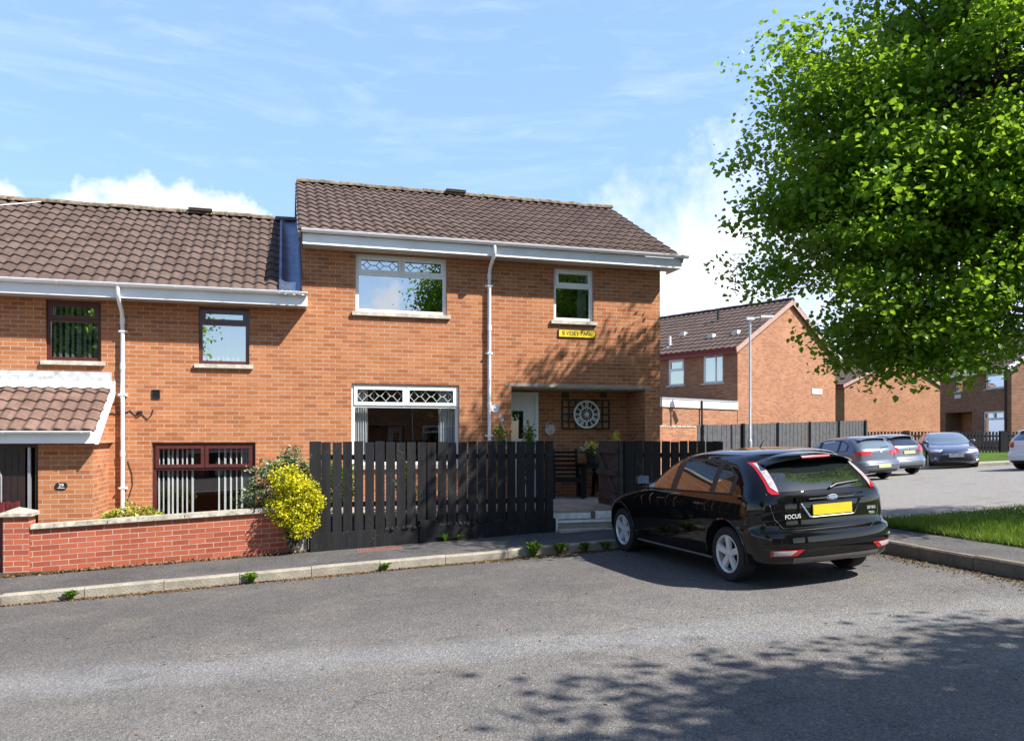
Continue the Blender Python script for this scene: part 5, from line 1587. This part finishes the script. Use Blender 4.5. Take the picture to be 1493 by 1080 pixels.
    # seats and head rests dimly behind the glass are left to the tint; aerial
    m = MB(); a = Vector(s.S((1.35, 0, 1.49))); m.tube([a, a+Vector((-.10, 0, .10))], [.008, .003], 5); s.part(m, 'aerial', 'blackplastic')
    return s
focus()

def small_car(label, loc, hd, paint, style, glass='carglass', **k):
    s = Car('parked_car', label, loc, hd, paint, glass=glass, **k)
    s.body(); s.wheels()
    s.common()
    s.end_patch(s.rear, lambda z: -.76*s.k(z, 3), lambda z: .76*s.k(z, 3), 1.05, 1.375, 'tailgate_window', glass)
    m = MB(); rows = []
    for y in lin(-.58, .58, 11):
        q = abs(y)/.58
        rows.append([s.S((x, y, z-.06*q**3)) for x, z in ((.75, 1.46), (.44, 1.425), (.40, 1.40), (.55, 1.385))])
    m.grid(rows, True); m.face(rows[0]); m.face(rows[-1][::-1]); s.part(m, 'spoiler', paint, True, 50)
    for sg in (1, -1):
        def two(fn, a, b, z0, z1, nm, mat, off=.006, **kk):
            aa = lambda z: sg*a(z); bb = lambda z: sg*b(z)
            return s.end_patch(fn, aa if sg > 0 else bb, bb if sg > 0 else aa, z0, z1, nm, mat, off, **kk)
        if style == 'wide':        # flat wide lamps
            o = two(s.rear, lambda z: .40+.12*(z-.83), lambda z: .985*s.k(z, 3), .83, .97, 'tail_light', 'redlamp', .008)
        elif style == 'sweep':     # lamps sweeping down towards the middle
            o = two(s.rear, lambda z: .44+.60*abs(z-.86), lambda z: (.90+.09*min(1, (z-.82)/.1))*s.k(z, 3), .82, 1.06, 'tail_light', 'redlamp', .008)
        else:
            o = two(s.rear, lambda z: .52+.3*abs(z-.9), lambda z: .985*s.k(z, 3), .80, 1.0, 'tail_light', 'redlamp', .008)
        two(s.front, lambda z: .42+.9*(.78-z), lambda z: .93*s.k(z, 3), .66, .775, 'headlight', 'headlamp', .006)
    m = MB()
    def rp(y, z, o=.01): return Vector(s.S(s.rear(y, z, o)))
    rows = [[rp(y, .50+dz, o_) for dz, o_ in ((-.05, .0), (-.02, .014), (.02, .014), (.05, .0))] for y in lin(-.84, .84, 21)]
    m.grid(rows); s.part(m, 'bumper_strip', paint if style != 'sweep' else 'chrome')
    s.end_patch(s.rear, lambda z: -.62, lambda z: .62, .26, .34, 'diffuser', 'blackplastic', .006)
    m = MB(); cc = rp(0, .945, .004); m.lathe([(0,-.012),(.05,-.010),(.055,.0)], 20, (cc.x, cc.y, cc.z), 'x'); s.part(m, 'badge', 'chrome')
    m = MB(); m.bar(rp(-.05, 1.07, .014), rp(-.42, 1.10, .014), .014, .02); s.part(m, 'wiper', 'blackplastic', False)
    return s
s = small_car('dark slate hatchback with wide red tail lamps, parked nearest the black car', (11.75, 26.2), (-.36, .93), 'p_golf', 'wide', L=4.26, W=1.79, H=1.46, wb=2.62, glass='carglass_pale')
s.plate(.46, 'platepale')
s = small_car('grey hatchback with large sweeping red tail lamps in the middle of the parked row', (13.75, 28.2), (-.36, .93), 'p_peug', 'sweep', L=4.05, W=1.75, H=1.47, wb=2.54, rear_over=.72)
s.plate(.80, 'platepale')
s = small_car('dark blue grey hatchback facing the camera at the end of the parked row', (18.36, 33.8), (-.33, -.94), 'p_toy', 'mid', L=4.37, W=1.79, H=1.44, wb=2.64, glass='carglass_pale')
def fp(s, y, z, o=.01): return Vector(s.S(s.front(y, z, o)))
s.end_patch(s.front, lambda z: -.52-.5*(.52-z), lambda z: .52+.5*(.52-z), .30, .52, 'grille', 'blackplastic', .008)
m = MB(); m.tube([fp(s, y, .60, .012) for y in lin(-.46, .46, 9)], .012, 6); m.lathe([(0,.0),(.06,.0),(.06,.012),(0,.014)], 18, tuple(fp(s, 0, .61, .01)), 'x'); s.part(m, 'badge', 'chrome')
m = MB(); m.tube([fp(s, -.80, .34), fp(s, -.60, .255), fp(s, .60, .255), fp(s, .80, .34)], .014, 6); s.part(m, 'bumper_trim', 'chrome')
for sg in (-1, 1):
    m = MB(); c = fp(s, sg*.70, .42, .006); m.lathe([(0,.02),(.045,.016),(.05,0)], 14, tuple(c), 'x'); s.part(m, 'fog_lamp', 'headlamp')
s.plate(.50, 'plategrey', True)
s = small_car('white hatchback cut off by the right edge of the photo', (18.0, 26.8), (.96, .28), 'p_white', 'mid', L=4.1, W=1.75, H=1.45, wb=2.5, rear_over=.70)
# ------------------------------------------------------------------ houses further off
def far_house(label, X, Y, rz, gw, L, zb, ze, zr, brick, wins, fascia='white', barge='white', ext=None, tiles=True, holes_room=True):
    t = empty('brick_house', label, 'house', (X, Y, zb), rz); BASE[t.name] = (0, 0, zb)
    tf = lambda u, v, z: (v, -u, z)           # facade in the plane x = 0, facing -x
    m = MB(); holes = [(-w[0], -w[1], w[2], w[3]) for w in wins]
    holes = [(min(h[0], h[1]), max(h[0], h[1]), h[2], h[3], (w[5] if len(w) > 5 else .1)) for h, w in zip(holes, wins)]
    wm = MB(); wall_holes(wm, -L, 0, zb-1.0, ze, 0, holes)
    m = xf(wm, tf)
    m.face([(0,0,zb-1), (gw,0,zb-1), (gw,0,ze), (gw/2,0,zr-.05), (0,0,ze)])
    m.face([(0,L,zb-1), (0,L,ze), (gw/2,L,zr-.05), (gw,L,ze), (gw,L,zb-1)])
    m.face([(gw,0,zb-1), (gw,L,zb-1), (gw,L,ze), (gw,0,ze)])
    m.build('wall', brick, t)
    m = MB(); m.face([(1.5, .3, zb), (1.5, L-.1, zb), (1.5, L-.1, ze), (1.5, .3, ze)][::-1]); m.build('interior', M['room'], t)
    for h, w in zip(holes, wins):
        if w[4] == 'recess':
            m = MB(); d = h[4]; m.face([(h[0], d, h[2]), (h[1], d, h[2]), (h[1], d, h[3]), (h[0], d, h[3])]); xf(m, tf).build('porch', M['brick'], t); continue
        window(t, h[0], h[1], h[2], h[3], 0, M['white'], tf=tf, fw=.07, **w[4])
    sl = math.atan2(zr-ze, gw/2); ov = .28
    up = (math.cos(sl), 0, math.sin(sl)); S_ = (gw/2+ov)/math.cos(sl)
    rf = tile_roof((-ov, -.15, ze-ov*math.tan(sl)+.08), (0,1,0), up, L+.3, S_, 12, .3, M['tile'], 'roof', t, amp=.035, lip=.03, samples=5)
    tile_roof((gw+ov, -.15, ze-ov*math.tan(sl)+.08), (0,1,0), (-up[0], 0, up[2]), L+.3, S_, 12, .3, M['tile'], 'roof', t, amp=.035, lip=.03, samples=5)
    ridge_tiles((gw/2, -.15, zr+.09), (0,1,0), L+.3, M['browndark'], rf, .13)
    m = MB(); zf = ze-ov*math.tan(sl)
    m.box(-ov-.02, -ov+.02, -.15, L, zf-.16, zf+.07); m.box(-ov+.021, -.003, -.15, L, zf-.15, zf-.13)
    m.build('fascia', M[fascia], t)
    m = MB(); half_gutter(m, (-ov-.08, -.18, zf+.06), (-ov-.08, L, zf+.06), .06, dirv=(1,0,0)); m.build('gutter', M[fascia], t, smooth=True)
    for (xa, xb) in ((-ov-.02, gw/2), (gw+ov+.02, gw/2)):
        m = MB(); m.bar((xa, -.14, zf-.03), (xb, -.14, zr-.05+.02), .03, .2)
        m.build('bargeboard', M[barge], t)
    return t, rf
# house beside the car park
HX, HY = 9.44, 33.0
ws = [(.72, 1.75, EYE+2.36, EYE+3.58, dict(tops=0, cols=[.62], curtain=[(-1.6, -1.0)], gl='glass')),
      (2.75, 3.65, EYE+2.35, EYE+3.52, dict(tops=1, split=.42, gl='glass'))]
h, rf = far_house('pale orange brick end house with a plain gable beyond the grey fence', HX, HY, R(40.6), 8.3, 11.0, EYE-1.2, EYE+3.82, EYE+6.15, M['brick_far'], ws, 'redfascia', 'pvcpink')
zb = EYE-1.2; BASE[h.name] = (0, 0, zb)

m = MB(); m.box(-4.93, -.004, .02, 3.2, zb-.8, EYE+1.17); m.build('garage_wall', M['brick_far'], h)
m = MB(); m.box(-4.99, -.006, -.03, 3.25, EYE+1.172, EYE+1.47); m.build('garage_fascia', M['pvcwhite2'], h)
m = MB(); m.box(-5.02, -.008, -.05, 3.27, EYE+1.472, EYE+1.53); m.build('garage_roof', M['metal'], h)
m = MB(); m.tube([(-2.57, -.07, EYE+1.46), (-2.57, -.07, zb)], .04, 8); m.build('downpipe', M['blackplastic'], h)
# roof vents on the slope facing the camera
b_ = Vector((math.cos(R(40.6)), math.sin(R(40.6)), 0)); a_ = Vector((-b_.y, b_.x, 0))
def roof_pt(px, py):
    best = None
    for i in range(45):
        t = -.2+i*.1
        z = EYE+3.82+.1+t*(2.33/4.15)
        for j in range(60):
            y = j*.1; p = Vector((HX, HY, 0))+b_*t+a_*y
            e = (746+F*p.x/p.y-px)**2+(638-F*(z-EYE)/p.y-py)**2
            if best is None or e < best[0]: best = (e, t, y, z)
    return best[1:]
for (px, py) in ((996, 489), (1038, 491), (1074, 486)):
    x, y, z = roof_pt(px, py)
    m = MB(); m.box(x-.14, x+.16, y-.17, y+.17, z-.05, z+.13, 0, 0, .04); m.build('roof_vent', M['pwhite'], rf)
for (px, py, hh, mt, nm) in ((977, 503, .42, 'white', 'vent_pipe'), (1046, 468, .55, 'blackplastic', 'vent_pipe')):
    x, y, z = roof_pt(px, py)
    m = MB(); m.tube([(x, y, z-.1), (x, y, z+hh)], .06, 10); m.box(x-.2, x+.2, y-.2, y+.2, z-.1, z-.0, .5, x); m.build(nm, M[mt], rf)
m = MB(); m.box(6.05, 6.97, -.03, -.002, EYE+2.06, EYE+2.30)
o = m.build('name_plate', M['pwhite'], None); o.location = (HX, HY, 0); o.rotation_euler = (0,0,R(40.6)); tag(o, 'blank white name plate on the plain gable beyond the grey fence', 'sign')

far_house('wide orange brick gable house behind the parked cars with red fascia', 21.5, 51.0, R(30.9), 11.5, 10.0, EYE-.8, EYE+3.45, EYE+5.55, M['brick_far'],
          [(.9, 1.8, EYE+2.0, EYE+3.2, dict(tops=0))], 'redfascia', 'pvcpink')
h3, rf3 = far_house('brown brick house in shade at the right edge with white windows and a dark porch', 26.6, 42.0, R(2.5), 8.0, 6.5, EYE-.75, EYE+3.9, EYE+6.3, M['brick_shade'],
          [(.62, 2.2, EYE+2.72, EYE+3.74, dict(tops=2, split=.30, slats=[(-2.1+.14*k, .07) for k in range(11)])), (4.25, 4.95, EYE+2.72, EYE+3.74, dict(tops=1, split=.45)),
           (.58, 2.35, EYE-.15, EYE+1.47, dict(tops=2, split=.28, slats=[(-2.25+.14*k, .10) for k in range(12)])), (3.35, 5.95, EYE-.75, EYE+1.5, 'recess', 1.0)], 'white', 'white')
BASE[h3.name] = (0,0,EYE-.75)
m = MB(); m.tube([(-.06, .42, EYE+3.85), (-.06, .42, EYE-.7)], .05, 8); m.build('downpipe', M['browndark'], h3)
m = MB(); m.box(-.05, -.002, 4.35, 4.95, EYE+2.32, EYE+2.55); m.build('wall_panel', M['pwhite'], h3)
m = MB(); m.box(-.09, -.002, 3.75, 4.05, EYE+3.25, EYE+3.62, 0, 0, .03); m.build('alarm_box', M['yellow'], h3)
m = MB(); m.box(.2, .9, 3.7, 4.5, EYE-.75, EYE+1.3); 
m = MB(); m.box(.93, .99, 3.65, 4.55, EYE-.7, EYE+1.2); m.build('door', M['browndark'], h3)
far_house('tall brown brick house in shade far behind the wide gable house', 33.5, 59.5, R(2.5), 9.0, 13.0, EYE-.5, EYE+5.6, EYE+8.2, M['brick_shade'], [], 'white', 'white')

# the opposite terrace behind the camera, mirrored in windows and paintwork
o = copy_tree(H1); o.location = W(7.0, -15.5, .2); o.rotation_euler = (0, 0, TH+math.pi)
o['label'] = 'brick house behind the camera mirrored in the large white ground floor window'
o = copy_tree(H2); o.location = W(-3.5, -15.5, -.9); o.rotation_euler = (0, 0, TH+math.pi)
o['label'] = 'brick house behind the camera mirrored in the mahogany ground floor window'
# ------------------------------------------------------------------ far fences, lamp post, garden wall
def frame_obj(name, label, cat, X, Y, rz):
    t = empty(name, label, cat, (X, Y, 0), rz); BASE[t.name] = (0,0,0); return t
FA = R(40.6); fx, fy = 10.74, 31.48
t = frame_obj('timber_fence', 'tall weathered grey close boarded fence in front of the pale gable', 'fence', fx, fy, FA)
m = MB(); n = 88; L0, L1 = -5.5, 7.45
for k in range(n):
    a = L0+(L1-L0)*k/n; b = L0+(L1-L0)*(k+1)/n
    zt = EYE+.44+.36*((a-L0)/(L1-L0))+random.uniform(-.012, .012); y = (k % 2)*.016+random.uniform(-.003, .003)
    m.box(a+.004, b-.004, y, y+.018, zt-2.1, zt)
m.build('boards', M['greytimber'], t)
for k in range(6):
    a = L0+.3+(L1-L0-.6)*k/5; zt = EYE+.44+.36*((a-L0)/(L1-L0))
    m = MB(); m.box(a-.06, a+.06, -.10, -.004, zt-2.1, zt+.02); m.build('post', M['greytimber'] if k != 1 else M['black'], t)
t = frame_obj('garden_wall', 'low pale rubble brick wall left of the grey fence, half hidden by the house corner', 'wall', fx, fy, FA)
m = MB(); m.box(-9.5, -5.55, 0, .22, EYE-1.6, EYE+.36); m.build('wall_body', M['brick_far'], t)
m = MB()
for k in range(14): a = -9.5+3.9*k/14; m.box(a+.01, a+.27, -.02, .24, EYE+.362, EYE+.43+random.uniform(-.03, .01))
m.build('coping', M['coping'], t)
lx, ly = 8.75, 29.0; lz = zgw(lx, ly)
t = empty('street_lamp', 'tall thin galvanised street lamp standing before the pale gable', 'street lamp', (lx, ly, lz), 0)
m = MB(); zt = EYE+4.32-lz
m.tube([(0,0,-.1), (0,0,1.5)], .075, 12); m.tube([(0,0,1.5), (0,0,1.56), (0,0,zt)], [.075,.052,.045], 12)
o = m.build('pole', M['metal'], None, smooth=True); o.parent = t
m = MB(); m.box(-.14, .14, -.11, .11, zt, zt+.10, 0, 0, .02); m.tube([(.1,0,zt+.06), (.55,0,zt+.13)], .03, 8); m.box(.38, .85, -.09, .09, zt+.09, zt+.17, 0, 0, .02)
o = m.build('lantern', M['metal'], None); o.parent = t
m = MB(); m.box(.42, .81, -.07, .07, zt+.06, zt+.089); o = m.build('lens', M['clearlamp'], None); o.parent = t
# picket fence on the bank
PX0, PX1, PY = 16.5, 36.0, 38.5
t = empty('picket_fence', 'dark stained picket fence along the top of the far grass bank', 'fence', (PX0, PY, EYE-.8), 0); BASE[t.name] = (PX0, PY, EYE-.8)
m = MB(); x = PX0
while x < PX1:
    m.box(x, x+.10, PY-.02, PY, EYE-.74, EYE+.30+random.uniform(-.015, .015)); x += .165
m.build('pickets', M['fence'], t)
m = MB()
for z in (EYE-.48, EYE+.08): m.box(PX0, PX1, PY+.002, PY+.04, z-.04, z+.04)
m.build('rails', M['fence'], t)
for k in range(9):
    a = PX0+.4+(PX1-PX0-.8)*k/8
    m = MB(); m.box(a-.10, a+.16, PY-.06, PY+.10, EYE-.9, EYE+.34); m.build('post', M['fence'], t)
# ------------------------------------------------------------------ sky, sun, camera
SAZ, SEL = R(180-67), R(47.5)            # azimuth from +Y towards +X
world = bpy.data.worlds.new('World'); scene.world = world; world.use_nodes = True
wt = world.node_tree; wt.nodes.clear()
wn = NT.__new__(NT); wn.t = wt
out = wn.n('ShaderNodeOutputWorld'); bg = wn.n('ShaderNodeBackground')
sky = wn.n('ShaderNodeTexSky', sky_type='NISHITA', sun_disc=False, sun_elevation=SEL, sun_rotation=SAZ, air_density=1.0, dust_density=.6, ozone_density=1.6, altitude=50)
tc = wn.n('ShaderNodeTexCoord'); nv = wn.n('ShaderNodeVectorMath', operation='NORMALIZE'); wn.set(nv, 0, tc.outputs['Generated'])
sep = wn.n('ShaderNodeSeparateXYZ'); wn.set(sep, 0, nv.outputs[0])
az = wn.math('ARCTAN2', sep.outputs[0], sep.outputs[1]); el = wn.math('ARCSINE', sep.outputs[2])
cb = wn.n('ShaderNodeCombineXYZ'); wn.set(cb, 0, az); wn.set(cb, 1, el)
n1 = wn.noise(cb.outputs[0], 13, 8, .62); n2 = wn.noise(cb.outputs[0], 42, 5, .6)
pert = wn.math('ADD', wn.math('MULTIPLY', wn.math('SUBTRACT', n1, .5), 2.1), wn.math('MULTIPLY', wn.math('SUBTRACT', n2, .5), .5))
mask = None
n3 = wn.noise(cb.outputs[0], 46, 7, .62)
finep = wn.math('MULTIPLY', wn.math('SUBTRACT', n3, .5), 3.4)
def cloud(a0, e0, ra, re, soft=.35, amt=1.0, fine=False):
    global mask
    a = wn.math('DIVIDE', wn.math('SUBTRACT', az, R(a0)), R(ra)); e = wn.math('DIVIDE', wn.math('SUBTRACT', el, R(e0)), R(re))
    d = wn.math('SQRT', wn.math('ADD', wn.math('MULTIPLY', a, a), wn.math('MULTIPLY', e, e)))
    v = wn.math('ADD', wn.math('SUBTRACT', 1.0, d), wn.math('MULTIPLY', finep if fine else pert, .55))
    v = wn.math('MULTIPLY', wn.ramp(v, [(.0, 0), (soft, 1)]), amt)
    mask = v if mask is None else wn.math('MAXIMUM', mask, v)
cloud(13.5, 9.8, 13, 9.4, .7); cloud(13, 4, 16, 12, .6, .9); cloud(30, 14, 18, 12, .6, .9)
cloud(-24, 12.6, 7.6, 4.3, .22); cloud(-35, 13.4, 4, 2.6, .22); cloud(-50, 10, 12, 7, .3)
cloud(156.9, 8.4, 1.5, 3.0, .5, .8, True); cloud(154, 7.8, 2.6, 2.0, .5, .8, True); cloud(158.8, 7.6, 1.4, 2.2, .5, .7, True); cloud(-172, 11, 3.5, 3.5, .4, .7)
# wisps of high cloud
ci = wn.mapv(cb.outputs[0], (1.4, 7.5, 1), (0, 0, R(9)))
w1 = wn.noise(ci, 2.2, 8, .62, .6); w2 = wn.noise(wn.mapv(cb.outputs[0], (3, 16, 1), (0, 0, R(-12))), 3.0, 6, .6, .4)
wisp = wn.math('ADD', wn.math('MULTIPLY', wn.ramp(w1, [(.52, 0), (.86, 1)]), .30), wn.math('MULTIPLY', wn.ramp(w2, [(.54, 0), (.80, 1)]), .14), True)
cs = wn.mix(wn.ramp(n1, [(.25, 0), (.7, 1)]), (6.7, 7.3, 8.3), (9.8, 10.0, 10.3))
tintd = wn.mix(1.0, sky.outputs[0], (1.3, 1.35, 1.45), 'MULTIPLY')
front = wn.ramp(sep.outputs[1], [(.0, 0), (.75, 1)])
pale = wn.mix(wn.math('MULTIPLY', front, .46), tintd, (4.0, 6.4, 13.6))
c1 = wn.mix(wn.math('MULTIPLY', wisp, front), pale, (8.6, 9.8, 12.0))
c2 = wn.mix(mask, c1, cs)
wn.set(bg, 0, c2); bg.inputs[1].default_value = .066
wt.links.new(bg.outputs[0], out.inputs[0])

sd = bpy.data.lights.new('sun', 'SUN'); sd.energy = 5.0; sd.angle = R(.5); sd.color = (1.0, .955, .88)
so = bpy.data.objects.new('sun', sd); COL.objects.link(so)
to = Vector((math.sin(SAZ)*math.cos(SEL), math.cos(SAZ)*math.cos(SEL), math.sin(SEL)))
so.rotation_euler = to.to_track_quat('Z', 'Y').to_euler(); so.location = to*60

cd = bpy.data.cameras.new('camera'); cam = bpy.data.objects.new('camera', cd); COL.objects.link(cam)
cam.location = (0, 0, EYE); cam.rotation_euler = (R(90), 0, 0)
cd.sensor_width = 36; cd.lens = 36*F/1493; cd.shift_y = 98/1493; cd.clip_end = 2000; cd.clip_start = .05
scene.camera = cam
scene.view_settings.view_transform = 'Standard'; scene.view_settings.look = 'None'; scene.view_settings.exposure = 1.16; scene.view_settings.gamma = 1
scene.render.resolution_x, scene.render.resolution_y = 1024, 740
scene.cycles.max_bounces = 8; scene.cycles.transparent_max_bounces = 16
